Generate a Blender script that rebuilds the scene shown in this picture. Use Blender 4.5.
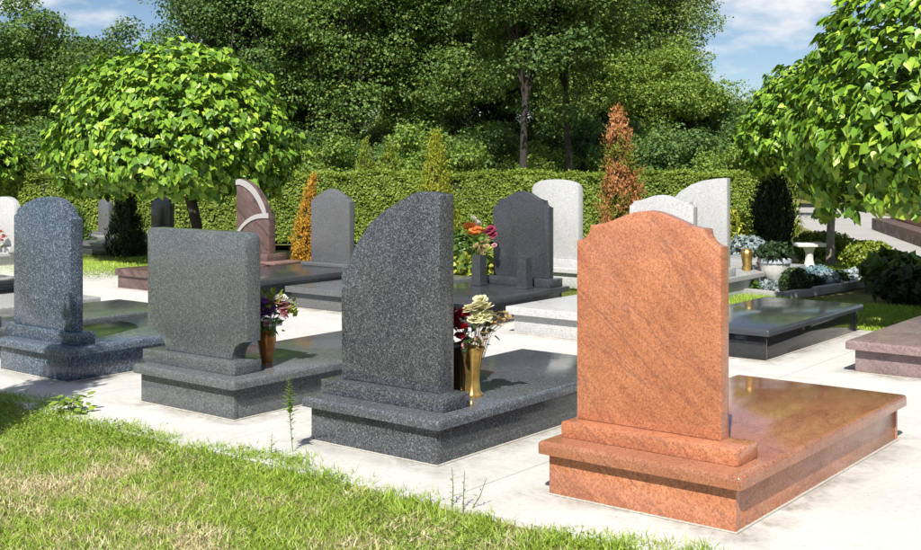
import bpy, bmesh, math, random
import numpy as np
from mathutils import Vector, Matrix, Quaternion

# ------------------------------------------------------------------ camera, sky, sun, exposure
scene = bpy.context.scene
for o in list(bpy.data.objects):
    bpy.data.objects.remove(o)
COL = scene.collection
R = math.radians
YAW = R(38.2)

cam_d = bpy.data.cameras.new('camera')
cam = bpy.data.objects.new('camera', cam_d); COL.objects.link(cam)
cam.location = (0, 0, 1.65)
cam.rotation_euler = (R(90), 0, YAW)
cam_d.sensor_width = 36.0
cam_d.lens = 36.0 * 1160 / 921
cam_d.shift_y = -(275 - 162.5) / 921
cam_d.clip_end = 2000
scene.camera = cam

SUN_EL = R(48); SUN_OFF = R(24)
TO_SUN = Vector((math.sin(SUN_OFF) * math.cos(SUN_EL), -math.cos(SUN_OFF) * math.cos(SUN_EL), math.sin(SUN_EL)))
sun_d = bpy.data.lights.new('sun', 'SUN')
sun_d.energy = 5.0; sun_d.angle = R(0.53); sun_d.color = (1.0, 0.955, 0.88)
sun = bpy.data.objects.new('sun', sun_d); COL.objects.link(sun)
sun.rotation_euler = TO_SUN.to_track_quat('Z', 'Y').to_euler()
sun.location = (0, 0, 30)

world = bpy.data.worlds.new('World'); scene.world = world; world.use_nodes = True
wn = world.node_tree; wn.nodes.clear()
wo = wn.nodes.new('ShaderNodeOutputWorld'); wb = wn.nodes.new('ShaderNodeBackground')
sky = wn.nodes.new('ShaderNodeTexSky'); sky.sky_type = 'NISHITA'; sky.sun_disc = False
sky.sun_elevation = SUN_EL; sky.sun_rotation = math.atan2(TO_SUN.x, TO_SUN.y)
sky.altitude = 1500; sky.air_density = 1.0; sky.dust_density = 0.05; sky.ozone_density = 3.0
# fair weather clouds: one noise field over the whole sky
tc = wn.nodes.new('ShaderNodeTexCoord')
mp = wn.nodes.new('ShaderNodeMapping'); mp.inputs['Scale'].default_value = (1, 1, 2.6); mp.inputs['Location'].default_value = (2.1, 3.4, 0.1)
nz = wn.nodes.new('ShaderNodeTexNoise'); nz.inputs['Scale'].default_value = 6.0; nz.inputs['Detail'].default_value = 7; nz.inputs['Roughness'].default_value = 0.5
rp = wn.nodes.new('ShaderNodeValToRGB')
rp.color_ramp.elements[0].position = 0.515; rp.color_ramp.elements[1].position = 0.60
mx = wn.nodes.new('ShaderNodeMix'); mx.data_type = 'RGBA'
mx.inputs['B'].default_value = (9.8, 10.0, 10.3, 1)
wn.links.new(tc.outputs['Generated'], mp.inputs['Vector'])
wn.links.new(mp.outputs[0], nz.inputs['Vector']); wn.links.new(nz.outputs[0], rp.inputs[0])
wn.links.new(rp.outputs[0], mx.inputs['Factor']); wn.links.new(sky.outputs[0], mx.inputs['A'])
wn.links.new(mx.outputs['Result'], wb.inputs[0]); wb.inputs[1].default_value = 0.066
wn.links.new(wb.outputs[0], wo.inputs[0])

scene.render.engine = 'CYCLES'
scene.view_settings.view_transform = 'Standard'
scene.view_settings.look = 'None'
scene.view_settings.gamma = 1
scene.view_settings.exposure = 0.5

# ------------------------------------------------------------------ helpers
rnd = random.Random(7)
def link(o, parent=None):
    COL.objects.link(o)
    if parent is not None: o.parent = parent
    return o
def tag(o, label=None, cat=None, group=None, kind=None):
    if label: o['label'] = label
    if cat: o['category'] = cat
    if group: o['group'] = group
    if kind: o['kind'] = kind
    return o
def thing(name, label, cat, loc, rz=0.0, group=None):
    o = bpy.data.objects.new(name, None); COL.objects.link(o)
    o.empty_display_size = 0.2
    o.location = loc; o.rotation_euler = (0, 0, rz)
    return tag(o, label, cat, group)
def bm_obj(name, bm, mat, parent=None, smooth=None, off=None):
    if off is not None: bmesh.ops.translate(bm, verts=bm.verts, vec=Vector(off))
    me = bpy.data.meshes.new(name); bm.normal_update(); bm.to_mesh(me); bm.free()
    if smooth is not None:
        me.polygons.foreach_set('use_smooth', [True] * len(me.polygons))
        me.set_sharp_from_angle(angle=R(smooth))
    me.materials.append(mat)
    return link(bpy.data.objects.new(name, me), parent)
def arr_mesh(name, V, F, mat, smooth=False):
    """V (n,3) floats, F (m,3) or (m,4) ints"""
    V = np.asarray(V, dtype=np.float32); F = np.asarray(F, dtype=np.int32)
    me = bpy.data.meshes.new(name)
    me.vertices.add(len(V)); me.vertices.foreach_set('co', V.ravel())
    k = F.shape[1]; m = len(F)
    me.loops.add(m * k); me.loops.foreach_set('vertex_index', F.ravel())
    me.polygons.add(m)
    me.polygons.foreach_set('loop_start', np.arange(0, m * k, k, dtype=np.int32))
    if smooth: me.polygons.foreach_set('use_smooth', np.ones(m, dtype=bool))
    me.update(calc_edges=True); me.validate()
    me.materials.append(mat)
    return me
def arr_obj(name, V, F, mat, parent=None, smooth=False):
    return link(bpy.data.objects.new(name, arr_mesh(name, V, F, mat, smooth)), parent)
def box_bm(x0, x1, y0, y1, z0, z1, top=0.0, seg=3, allb=0.003):
    bm = bmesh.new()
    vs = [bm.verts.new((x, y, z)) for z in (z0, z1) for (x, y) in ((x0, y0), (x1, y0), (x1, y1), (x0, y1))]
    for f in ((3, 2, 1, 0), (4, 5, 6, 7), (0, 1, 5, 4), (1, 2, 6, 5), (2, 3, 7, 6), (3, 0, 4, 7)):
        bm.faces.new([vs[i] for i in f])
    bm.normal_update()
    if top:
        es = [e for e in bm.edges if all(abs(v.co.z - z1) < 1e-6 for v in e.verts)]
        es += [e for e in bm.edges if abs(e.verts[0].co.z - e.verts[1].co.z) > 1e-6]
        bmesh.ops.bevel(bm, geom=es, offset=top, segments=seg, affect='EDGES', profile=0.5)
    elif allb:
        bmesh.ops.bevel(bm, geom=list(bm.edges), offset=allb, segments=2, affect='EDGES', profile=0.5)
    return bm
def prism_bm(pts, y0, y1, bev=0.004):
    """outline in X,Z extruded along Y, front/back rims eased"""
    bm = bmesh.new()
    f0 = bm.faces.new([bm.verts.new((x, y0, z)) for x, z in pts])
    r = bmesh.ops.extrude_face_region(bm, geom=[f0])
    nv = [v for v in r['geom'] if isinstance(v, bmesh.types.BMVert)]
    bmesh.ops.translate(bm, verts=nv, vec=(0, y1 - y0, 0))
    bmesh.ops.recalc_face_normals(bm, faces=bm.faces)
    if bev:
        es = [e for e in bm.edges if abs(e.verts[0].co.y - e.verts[1].co.y) < 1e-6]
        bmesh.ops.bevel(bm, geom=es, offset=bev, segments=2, affect='EDGES', profile=0.5)
    return bm
def lathe_bm(prof, n=24, flute=0.0, nf=8, cx=0, cy=0, z0=0):
    bm = bmesh.new(); rings = []
    for r, z in prof:
        ring = []
        for i in range(n):
            a = 2 * math.pi * i / n
            rr = r * (1 + flute * math.cos(nf * a))
            ring.append(bm.verts.new((cx + rr * math.cos(a), cy + rr * math.sin(a), z0 + z)))
        rings.append(ring)
    for a, b in zip(rings[:-1], rings[1:]):
        for i in range(n): bm.faces.new((a[i], a[(i + 1) % n], b[(i + 1) % n], b[i]))
    bm.faces.new(rings[0][::-1]); bm.faces.new(rings[-1])
    return bm
def tube(path, radii, n=7):
    """returns V,F(quads) arrays of a tube along the path"""
    P = np.array(path, dtype=float); V = []; F = []
    for i in range(len(P)):
        t = P[min(i + 1, len(P) - 1)] - P[max(i - 1, 0)]; t = t / (np.linalg.norm(t) + 1e-9)
        a = np.array((1, 0, 0)) if abs(t[0]) < .8 else np.array((0, 1, 0))
        u = np.cross(t, a); u /= np.linalg.norm(u); w = np.cross(t, u)
        for k in range(n):
            an = 2 * math.pi * k / n
            V.append(P[i] + radii[i] * (math.cos(an) * u + math.sin(an) * w))
    for i in range(len(P) - 1):
        for k in range(n):
            F.append((i * n + k, i * n + (k + 1) % n, (i + 1) * n + (k + 1) % n, (i + 1) * n + k))
    return np.array(V), np.array(F)
def merge(parts):
    V = []; F = []; o = 0
    for v, f in parts:
        V.append(v); F.append(np.asarray(f) + o); o += len(v)
    return np.concatenate(V), np.concatenate(F)
def unit(a):
    return a / (np.linalg.norm(a, axis=-1, keepdims=True) + 1e-9)
RHOMB = (np.array([(0, 0, 0), (.42, .45, .10), (0, 1, 0), (-.42, .45, .10)]), np.array([(0, 1, 2), (0, 2, 3)]))
HEART_V = np.array([(0, .05, .0), (.30, -.10, .05), (.50, .14, .09), (.44, .46, .07), (.22, .78, .0), (0, 1.12, -.16),
                    (-.22, .78, .0), (-.44, .46, .07), (-.50, .14, .09), (-.30, -.10, .05), (0, .40, -.01), (0, .74, -.05)])
HEART_F = np.array([(0, 1, 10), (1, 2, 10), (2, 3, 10), (3, 11, 10), (3, 4, 11), (4, 5, 11),
                    (9, 0, 10), (8, 9, 10), (7, 8, 10), (11, 7, 10), (6, 7, 11), (5, 6, 11)])
HEART = (HEART_V, HEART_F)
LANCE = (np.array([(0, 0, 0), (.16, .35, .03), (.10, .75, -.02), (0, 1, -.12), (-.10, .75, -.02), (-.16, .35, .03)]),
         np.array([(0, 1, 5), (1, 2, 5), (2, 4, 5), (2, 3, 4)]))
def frames(d, n):
    n = unit(n); d = unit(d - n * np.sum(d * n, -1, keepdims=True)); x = np.cross(d, n)
    return np.stack([x, d, n], axis=1)           # (N,3 axes,3)
def leaves(P, D, Nn, S, tmpl, wid=1.0):
    T, Fc = tmpl; T = T * np.array([wid, 1, 1])
    M = frames(D, Nn)
    V = np.einsum('kj,njc->nkc', T, M) * np.asarray(S).reshape(-1, 1, 1) + P[:, None, :]
    F = Fc[None] + (np.arange(len(P)) * len(T))[:, None, None]
    return V.reshape(-1, 3), F.reshape(-1, 3)

# ------------------------------------------------------------------ materials
class NT:
    def __init__(s, name):
        s.m = bpy.data.materials.new(name); s.m.use_nodes = True
        s.t = s.m.node_tree; s.t.nodes.clear()
        s.out = s.t.nodes.new('ShaderNodeOutputMaterial')
    def n(s, typ, **kw):
        nd = s.t.nodes.new('ShaderNode' + typ)
        for k, v in kw.items():
            if k in nd.inputs: nd.inputs[k].default_value = v
            else: setattr(nd, k, v)
        return nd
    def l(s, a, b): s.t.links.new(a, b)
    def ramp(s, src, els, interp='LINEAR'):
        r = s.n('ValToRGB'); cr = r.color_ramp; cr.interpolation = interp
        while len(cr.elements) < len(els): cr.elements.new(0.5)
        for e, (p, c) in zip(cr.elements, els): e.position = p; e.color = (*c, 1)
        s.l(src, r.inputs[0]); return r.outputs[0]
    def mix(s, fac, a, b, blend='MIX'):
        m = s.n('Mix', data_type='RGBA', blend_type=blend)
        for sock, v in ((m.inputs['Factor'], fac), (m.inputs['A'], a), (m.inputs['B'], b)):
            if isinstance(v, (int, float)): sock.default_value = v
            elif isinstance(v, tuple): sock.default_value = (*v, 1)
            else: s.l(v, sock)
        return m.outputs['Result']
    def math(s, op, a, b=None):
        m = s.n('Math', operation=op)
        for sock, v in zip(m.inputs, (a, b)):
            if v is None: continue
            if isinstance(v, (int, float)): sock.default_value = v
            else: s.l(v, sock)
        return m.outputs[0]
    def coords(s, jitter=True):
        tcn = s.n('TexCoord')
        if not jitter: return tcn.outputs['Object']
        oi = s.n('ObjectInfo'); va = s.n('VectorMath', operation='ADD')
        vm = s.n('VectorMath', operation='SCALE'); vm.inputs['Scale'].default_value = 13.7
        cb = s.n('CombineXYZ'); s.l(oi.outputs['Random'], cb.inputs[0]); s.l(oi.outputs['Random'], cb.inputs[2])
        s.l(cb.outputs[0], vm.inputs[0]); s.l(tcn.outputs['Object'], va.inputs[0]); s.l(vm.outputs[0], va.inputs[1])
        return va.outputs[0]
    def noise(s, vec, scale, detail=4, rough=.55, dist=0.0):
        n = s.n('TexNoise'); n.inputs['Scale'].default_value = scale; n.inputs['Detail'].default_value = detail
        n.inputs['Roughness'].default_value = rough; n.inputs['Distortion'].default_value = dist
        s.l(vec, n.inputs['Vector']); return n.outputs[0]
    def bump(s, h, strength=.2, dist=.01):
        b = s.n('Bump'); b.inputs['Strength'].default_value = strength; b.inputs['Distance'].default_value = dist
        s.l(h, b.inputs['Height']); return b.outputs[0]
    def done(s, col, rough=.5, normal=None, spec=.5, metal=0.0, coat=0.0):
        p = s.n('BsdfPrincipled')
        for sock, v in ((p.inputs['Base Color'], col), (p.inputs['Roughness'], rough)):
            if isinstance(v, (int, float)): sock.default_value = v
            elif isinstance(v, tuple): sock.default_value = (*v, 1)
            else: s.l(v, sock)
        p.inputs['Specular IOR Level'].default_value = spec; p.inputs['Metallic'].default_value = metal
        p.inputs['Coat Weight'].default_value = coat
        if normal is not None: s.l(normal, p.inputs['Normal'])
        s.l(p.outputs[0], s.out.inputs[0]); return s.m

def granite(name, cols, scale=130, rough=.16, cloud=.25, spec=.5):
    """polished granite: crystal grains in several tones, soft clouding, faint smears in the polish"""
    t = NT(name); v = t.coords()
    vo = t.n('TexVoronoi'); vo.inputs['Scale'].default_value = scale; t.l(v, vo.inputs['Vector'])
    sp = t.n('SeparateColor'); t.l(vo.outputs['Color'], sp.inputs[0])
    c1 = t.ramp(sp.outputs[0], cols)
    vo2 = t.n('TexVoronoi'); vo2.inputs['Scale'].default_value = scale * 2.1; t.l(v, vo2.inputs['Vector'])
    sp2 = t.n('SeparateColor'); t.l(vo2.outputs['Color'], sp2.inputs[0])
    c2 = t.ramp(sp2.outputs[1], cols)
    c = t.mix(.42, c1, c2)
    big = t.noise(v, 2.3, 5, .6)
    c = t.mix(cloud, c, t.ramp(big, [(.3, (.35, .35, .36)), (.7, (1.0, 1.0, 1.0))]), 'MULTIPLY')
    rg = t.ramp(t.noise(v, 5, 6, .65), [(.3, (rough * .75,) * 3), (.75, (rough * 1.9,) * 3)])
    return t.done(c, rg, spec=spec)
G_DARK = granite('dark_speckled_granite', [(0, (.012, .014, .016)), (.45, (.04, .045, .052)), (.7, (.095, .105, .118)), (.92, (.19, .205, .225)), (1, (.29, .31, .33))], 160, .13)
G_GREY = granite('grey_green_granite', [(0, (.03, .036, .040)), (.4, (.074, .086, .089)), (.75, (.132, .150, .154)), (1, (.27, .295, .298))], 190, .14)
G_BLUE = granite('blue_pearl_granite', [(0, (.018, .026, .038)), (.4, (.036, .054, .080)), (.72, (.08, .112, .155)), (.93, (.22, .27, .34)), (1, (.38, .44, .52))], 120, .15)
def dust_and_sky(name, cols, scale, lift, rough):
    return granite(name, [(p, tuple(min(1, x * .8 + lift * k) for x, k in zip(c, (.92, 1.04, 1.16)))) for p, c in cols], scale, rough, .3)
# slab tops: some dust, and reflected blue sky painted in by lifting the colour
G_DARKSLAB = dust_and_sky('dark_granite_dust_sky_slab', [(0, (.012, .014, .016)), (.5, (.05, .056, .066)), (.85, (.15, .165, .18)), (1, (.34, .36, .38))], 150, .034, .11)
G_GREYSLAB = dust_and_sky('grey_granite_dust_sky_slab', [(0, (.03, .036, .036)), (.5, (.09, .10, .10)), (1, (.27, .29, .285))], 170, .03, .11)
G_BLUESLAB = dust_and_sky('blue_granite_dust_sky_slab', [(0, (.018, .026, .038)), (.5, (.06, .086, .12)), (.85, (.16, .20, .26)), (1, (.40, .46, .54))], 130, .03, .11)
G_CHAR = granite('charcoal_granite', [(0, (.02, .022, .025)), (.5, (.045, .048, .054)), (1, (.10, .105, .115))], 190, .14, .15)
G_MID = granite('mid_grey_granite', [(0, (.06, .062, .066)), (.5, (.115, .118, .124)), (1, (.21, .215, .22))], 190, .2, .15)
G_BLACK = granite('black_granite', [(0, (.010, .011, .012)), (.6, (.02, .021, .023)), (1, (.05, .05, .055))], 220, .06, .1)
G_BLACKSLAB = dust_and_sky('black_granite_dust_sky_slab', [(0, (.010, .011, .012)), (.6, (.02, .021, .023)), (1, (.05, .05, .055))], 220, .045, .10)  # lift paints the bright sky reflection into the black, with a little dust
G_WHITE = granite('pale_speckled_granite', [(0, (.24, .24, .24)), (.3, (.44, .44, .435)), (.7, (.55, .55, .545)), (1, (.64, .64, .635))], 150, .3, .12)
G_LIGHT = granite('light_grey_granite', [(0, (.20, .20, .20)), (.4, (.34, .34, .335)), (1, (.50, .50, .49))], 120, .3, .12)

def red_granite(name, base, lo, hi, dark, rough=.16, vein=1.0):
    """grainy granite with fine streaks and a few veins running diagonally"""
    t = NT(name); v = t.coords()
    m = t.n('Mapping'); m.inputs['Rotation'].default_value = (0, R(-40), R(12)); t.l(v, m.inputs[0])
    m2 = t.n('Mapping'); m2.inputs['Scale'].default_value = (.5, 1.0, 4.5); t.l(m.outputs[0], m2.inputs[0])
    streak = t.noise(m2.outputs[0], 5.0, 9, .68, .5)
    c = t.ramp(streak, [(.20, lo), (.5, base), (.80, hi)])
    soft = t.noise(v, 3.2, 5, .6)
    c = t.mix(.5, c, t.ramp(soft, [(.3, (.70, .65, .63)), (.7, (1.14, 1.14, 1.14))]), 'MULTIPLY')
    grain = t.noise(v, 120, 2, .6)
    c = t.mix(.8, c, t.ramp(grain, [(.30, (.50, .44, .42)), (.5, (1, 1, 1)), (.70, (1.30, 1.30, 1.28))]), 'MULTIPLY')
    vo = t.n('TexVoronoi'); vo.inputs['Scale'].default_value = 105; t.l(v, vo.inputs['Vector'])
    sp = t.n('SeparateColor'); t.l(vo.outputs['Color'], sp.inputs[0])
    speck = t.math('MULTIPLY', t.math('GREATER_THAN', sp.outputs[0], .84), t.ramp(t.noise(v, 6.5, 4, .6), [(.40, (.15, .15, .15)), (.62, (1, 1, 1))]))
    c = t.mix(t.math('MULTIPLY', speck, .4), c, dark)
    m3 = t.n('Mapping'); m3.inputs['Scale'].default_value = (.35, 1.0, 2.2); t.l(m.outputs[0], m3.inputs[0])
    vein_n = t.noise(m3.outputs[0], 1.9, 7, .62, .7)
    vm = t.ramp(vein_n, [(.485, (0, 0, 0)), (.50, (1, 1, 1)), (.515, (0, 0, 0))])
    c = t.mix(t.math('MULTIPLY', vm, .5 * vein), c, dark)
    rg = t.ramp(t.noise(v, 4, 6, .65), [(.3, (rough * .7,) * 3), (.75, (rough * 2.1,) * 3)])
    return t.done(c, rg)
G_RED = red_granite('orange_red_granite', (.475, .193, .102), (.355, .13, .072), (.55, .255, .145), (.165, .075, .062), .12)
G_REDSLAB = red_granite('orange_red_granite_slab', (.35, .152, .085), (.26, .105, .062), (.42, .20, .115), (.14, .065, .052), .075)  # darker than the headstone red: reflected trees put into the slab colour
G_BROWN = red_granite('rose_brown_granite', (.135, .084, .076), (.08, .046, .043), (.25, .17, .155), (.035, .022, .022), .25, 1.8)
G_PURPLE = red_granite('mauve_granite', (.26, .19, .185), (.21, .145, .145), (.32, .245, .235), (.09, .06, .07), .2, .6)
G_ROUGHROSE = red_granite('rough_rose_stone', (.21, .125, .11), (.14, .075, .066), (.30, .19, .17), (.10, .05, .05), .55, .6)

def simple(name, col, rough=.5, metal=0.0, var=.15, scale=40, spec=.5, coat=0.0):
    t = NT(name); v = t.coords()
    n = t.noise(v, scale, 4)
    c = t.mix(1.0, col, t.ramp(n, [(.25, (1 - var,) * 3), (.75, (1 + var,) * 3)]), 'MULTIPLY')
    return t.done(c, rough, metal=metal, spec=spec, coat=coat)
M_STONEWHITE = simple('white_cast_stone', (.62, .61, .58), .7, 0, .18, 25)
M_GOLD = simple('gold_vase_metal', (.62, .40, .12), .3, .85, .3, 30)
M_BRONZE = simple('dark_bronze', (.10, .065, .03), .35, .8, .3, 30)
M_COPPER = simple('copper_vase_glaze', (.42, .17, .045), .28, .55, .35, 22)
M_BARK = simple('bark', (.045, .037, .03), .9, 0, .5, 18)
M_BARKPALE = simple('pale_bark', (.24, .205, .165), .9, 0, .45, 20)
M_DEADWOOD = simple('dead_wood', (.42, .36, .29), .9, 0, .3, 20)
M_STEM = simple('green_stem', (.13, .21, .05), .6)
M_DRYSTEM = simple('dry_stem', (.36, .27, .14), .7)
M_BAND = simple('pale_polished_band', (.40, .385, .375), .3, 0, .12, 60)
M_MORTAR = simple('mortar', (.42, .395, .345), .9, 0, .3, 60)
M_CORE = simple('hedge_twigs', (.030, .036, .016), .95, 0, .5, 14)

def leafmat(name, cols, rough=.42, trans=.3, spec=.4, noise_scale=None, tint=(1.15, 1.1, .55), vary=0.0, nw=.5):
    """cols: ramp over a random number per leaf; thin leaf: some light passes through"""
    t = NT(name); g = t.n('NewGeometry'); oi = t.n('ObjectInfo')
    r = t.math('FRACT', t.math('ADD', g.outputs['Random Per Island'], oi.outputs['Random']))
    if noise_scale:
        nn = t.noise(g.outputs['Position'], noise_scale, 2)
        r = t.math('ADD', t.math('MULTIPLY', r, 1 - nw), t.math('MULTIPLY', t.math('ADD', t.math('MULTIPLY', t.math('SUBTRACT', nn, .5), 3.0), .5), nw))
    c = t.ramp(r, cols)
    if vary: c = t.mix(1.0, c, t.ramp(oi.outputs['Random'], [(0, (1 - vary, 1 - vary * .8, 1 - vary * .4)), (.5, (1, 1, 1)), (1, (1 + vary * 1.3, 1 + vary, 1))]), 'MULTIPLY')
    p = t.n('BsdfPrincipled'); t.l(c, p.inputs['Base Color'])
    p.inputs['Roughness'].default_value = rough; p.inputs['Specular IOR Level'].default_value = spec
    tr = t.n('BsdfTranslucent'); t.l(t.mix(1.0, c, tint, 'MULTIPLY'), tr.inputs[0])
    ms = t.n('MixShader'); ms.inputs[0].default_value = trans
    t.l(p.outputs[0], ms.inputs[1]); t.l(tr.outputs[0], ms.inputs[2]); t.l(ms.outputs[0], t.out.inputs[0])
    return t.m
L_CATALPA = leafmat('catalpa_leaf', [(0, (.06, .145, .013)), (.35, (.13, .26, .02)), (.75, (.225, .385, .03)), (1, (.40, .52, .06))], .42, .10, .4)
L_OAKS = [leafmat('oak_leaf_deep', [(0, (.055, .118, .038)), (.5, (.108, .20, .056)), (1, (.20, .30, .08))], .55, .36, vary=.3),
          leafmat('oak_leaf_mid', [(0, (.072, .14, .035)), (.5, (.145, .245, .052)), (1, (.26, .36, .08))], .55, .36, vary=.3),
          leafmat('maple_leaf_grey', [(0, (.078, .148, .054)), (.5, (.145, .23, .085)), (1, (.24, .33, .12))], .55, .36, vary=.3)]
L_HEDGE = leafmat('hedge_leaf', [(0, (.115, .18, .024)), (.5, (.215, .31, .04)), (.9, (.33, .42, .062)), (1, (.40, .44, .12))], .5, .33, noise_scale=1.3, nw=.35)
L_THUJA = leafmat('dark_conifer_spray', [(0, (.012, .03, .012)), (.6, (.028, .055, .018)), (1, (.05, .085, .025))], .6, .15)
L_THUJAG = leafmat('green_conifer_spray', [(0, (.12, .18, .018)), (.6, (.24, .31, .03)), (1, (.36, .42, .05))], .6, .3)
L_THUJAY = leafmat('golden_conifer_spray', [(0, (.15, .20, .016)), (.5, (.30, .34, .026)), (1, (.50, .48, .05))], .6, .3)
L_THUJAO = leafmat('orange_conifer_spray', [(0, (.35, .16, .015)), (.5, (.55, .30, .03)), (1, (.62, .44, .05))], .6, .2, noise_scale=3.0)
L_THUJAB = leafmat('half_dead_conifer_spray', [(0, (.12, .16, .015)), (.40, (.20, .20, .02)), (.47, (.34, .15, .045)), (.7, (.46, .19, .065)), (1, (.62, .34, .16))], .7, .15, noise_scale=2.0, nw=.62)
L_BOX = leafmat('box_leaf', [(0, (.10, .16, .014)), (.5, (.20, .26, .02)), (1, (.32, .36, .05))], .4, .25)
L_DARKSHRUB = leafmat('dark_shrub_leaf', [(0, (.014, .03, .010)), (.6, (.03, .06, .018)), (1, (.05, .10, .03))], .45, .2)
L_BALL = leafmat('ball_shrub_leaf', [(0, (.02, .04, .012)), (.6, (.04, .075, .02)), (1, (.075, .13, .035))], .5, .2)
L_MIDSHRUB = leafmat('mid_shrub_leaf', [(0, (.05, .10, .018)), (.6, (.10, .18, .03)), (1, (.16, .26, .05))], .45, .25)
L_SILVER = leafmat('silver_leaf', [(0, (.18, .24, .25)), (.6, (.30, .37, .39)), (1, (.46, .52, .53))], .6, .15)
L_BLUE = leafmat('blue_spruce_needle', [(0, (.10, .19, .22)), (1, (.22, .34, .38))], .6, .1)
L_YELLOW = leafmat('yellow_leaf', [(0, (.16, .21, .02)), (.6, (.36, .38, .04)), (1, (.58, .54, .10))], .5, .25)
L_WEED = leafmat('weed_leaf', [(0, (.13, .22, .03)), (1, (.30, .43, .07))], .5, .3)

def petal(name, c, rough=.6):
    return leafmat(name, [(0, tuple(x * .75 for x in c)), (1, tuple(min(1, x * 1.1) for x in c))], rough, .35, .15, tint=(1, 1, 1))
P_RED = petal('red_petal', (.42, .012, .03)); P_CREAM = petal('cream_petal', (.80, .77, .50), .8); P_PURPLE = petal('purple_petal', (.26, .09, .40))
P_PINK = petal('pink_petal', (.72, .38, .40)); P_WHITE = petal('white_petal', (.78, .76, .68)); P_ORANGE = petal('orange_petal', (.72, .26, .07)); P_TAN = petal('tan_dry_petal', (.55, .40, .20))
P_CRIMSON = petal('crimson_petal', (.42, .06, .12))

def ground_mat():
    t = NT('lawn_soil'); g = t.n('NewGeometry'); v = g.outputs['Position']
    big = t.noise(v, .9, 5, .6); sm = t.noise(v, 14, 5, .65)
    c = t.ramp(big, [(.35, (.12, .15, .04)), (.52, (.20, .19, .075)), (.68, (.33, .27, .14))])
    c = t.mix(.7, c, t.ramp(sm, [(.3, (.45, .42, .38)), (.7, (1.35, 1.3, 1.2))]), 'MULTIPLY')
    return t.done(c, .95, t.bump(t.noise(v, 60, 4), .6, .02), spec=.1)
def grass_mat(name, thr):
    t = NT(name); g = t.n('NewGeometry'); v = g.outputs['Position']
    big = t.noise(v, 1.6, 4, .6, .6); med = t.noise(v, 5.5, 3, .6)
    d = t.math('ADD', t.math('MULTIPLY', big, .62), t.math('MULTIPLY', med, .38))
    # the verge beside the paving is greener, the middle of the lawn drier
    sx = t.n('SeparateXYZ'); t.l(v, sx.inputs[0])
    edge = t.math('MULTIPLY', t.math('SUBTRACT', 4.15, sx.outputs[1]), .13)
    edge = t.math('MINIMUM', t.math('MAXIMUM', edge, -.03), .09)
    d = t.math('ADD', d, edge)
    d = t.math('ADD', d, t.math('MULTIPLY', t.math('SUBTRACT', g.outputs['Random Per Island'], .5), .17))
    dry = t.ramp(d, [(thr - .02, (0, 0, 0)), (thr + .07, (1, 1, 1))])
    r2 = t.math('FRACT', t.math('MULTIPLY', g.outputs['Random Per Island'], 17.31))
    green = t.ramp(r2, [(0, (.16, .27, .028)), (.5, (.31, .46, .05)), (1, (.48, .60, .10))])
    straw = t.ramp(r2, [(0, (.44, .34, .18)), (.5, (.69, .59, .36)), (1, (.82, .76, .53))])
    c = t.mix(dry, green, straw)
    p = t.n('BsdfPrincipled'); t.l(c, p.inputs['Base Color']); p.inputs['Roughness'].default_value = .55; p.inputs['Specular IOR Level'].default_value = .3
    tr = t.n('BsdfTranslucent'); t.l(c, tr.inputs[0])
    ms = t.n('MixShader'); ms.inputs[0].default_value = .3
    t.l(p.outputs[0], ms.inputs[1]); t.l(tr.outputs[0], ms.inputs[2]); t.l(ms.outputs[0], t.out.inputs[0])
    return t.m
def concrete_mat(name, base, stain):
    t = NT(name); g = t.n('NewGeometry'); v = g.outputs['Position']
    big = t.noise(v, .7, 6, .62, .4); sm = t.noise(v, 30, 6, .7); st = t.noise(v, 1.7, 8, .7, 1.2); st2 = t.noise(v, 6.5, 7, .72, .6)
    c = t.ramp(big, [(.3, tuple(b * .84 for b in base)), (.7, tuple(b * 1.04 for b in base))])
    c = t.mix(.6, c, t.ramp(sm, [(.3, (.80, .79, .77)), (.7, (1.10, 1.10, 1.09))]), 'MULTIPLY')
    c = t.mix(t.math('MULTIPLY', t.ramp(st, [(.53, (0, 0, 0)), (.72, (1, 1, 1))]), .6), c, stain)
    c = t.mix(t.math('MULTIPLY', t.ramp(st2, [(.60, (0, 0, 0)), (.72, (1, 1, 1))]), .4), c, tuple(x * .9 for x in stain))
    grit = t.n('TexVoronoi'); grit.inputs['Scale'].default_value = 26; t.l(v, grit.inputs['Vector'])
    gs = t.n('SeparateColor'); t.l(grit.outputs['Color'], gs.inputs[0])
    gm = t.math('MULTIPLY', t.math('GREATER_THAN', gs.outputs[0], .93), t.math('LESS_THAN', grit.outputs['Distance'], .16))
    c = t.mix(t.math('MULTIPLY', gm, .55), c, tuple(x * .5 for x in stain))
    fine = t.noise(v, 150, 3, .6)
    return t.done(c, .85, t.bump(fine, .3, .004), spec=.3)
M_GROUND = ground_mat(); M_GRASS = grass_mat('grass_blades', .572); M_GRASS2 = grass_mat('grass_blades_far', .585)
M_CONC = concrete_mat('cast_concrete', (.60, .588, .56), (.39, .38, .34))
M_ROAD = concrete_mat('worn_asphalt', (.42, .405, .38), (.30, .29, .27))
M_KERB = concrete_mat('kerb_stone', (.40, .40, .39), (.2, .2, .19))

def gravel_mat():
    t = NT('white_gravel'); g = t.n('NewGeometry')
    vo = t.n('TexVoronoi'); vo.inputs['Scale'].default_value = 45; t.l(g.outputs['Position'], vo.inputs['Vector'])
    sp = t.n('SeparateColor'); t.l(vo.outputs['Color'], sp.inputs[0])
    return t.done(t.ramp(sp.outputs[0], [(0, (.35, .35, .34)), (.5, (.6, .6, .59)), (1, (.75, .75, .74))]), .8, t.bump(vo.outputs['Distance'], .6, .02))
M_GRAVEL = gravel_mat()

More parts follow.
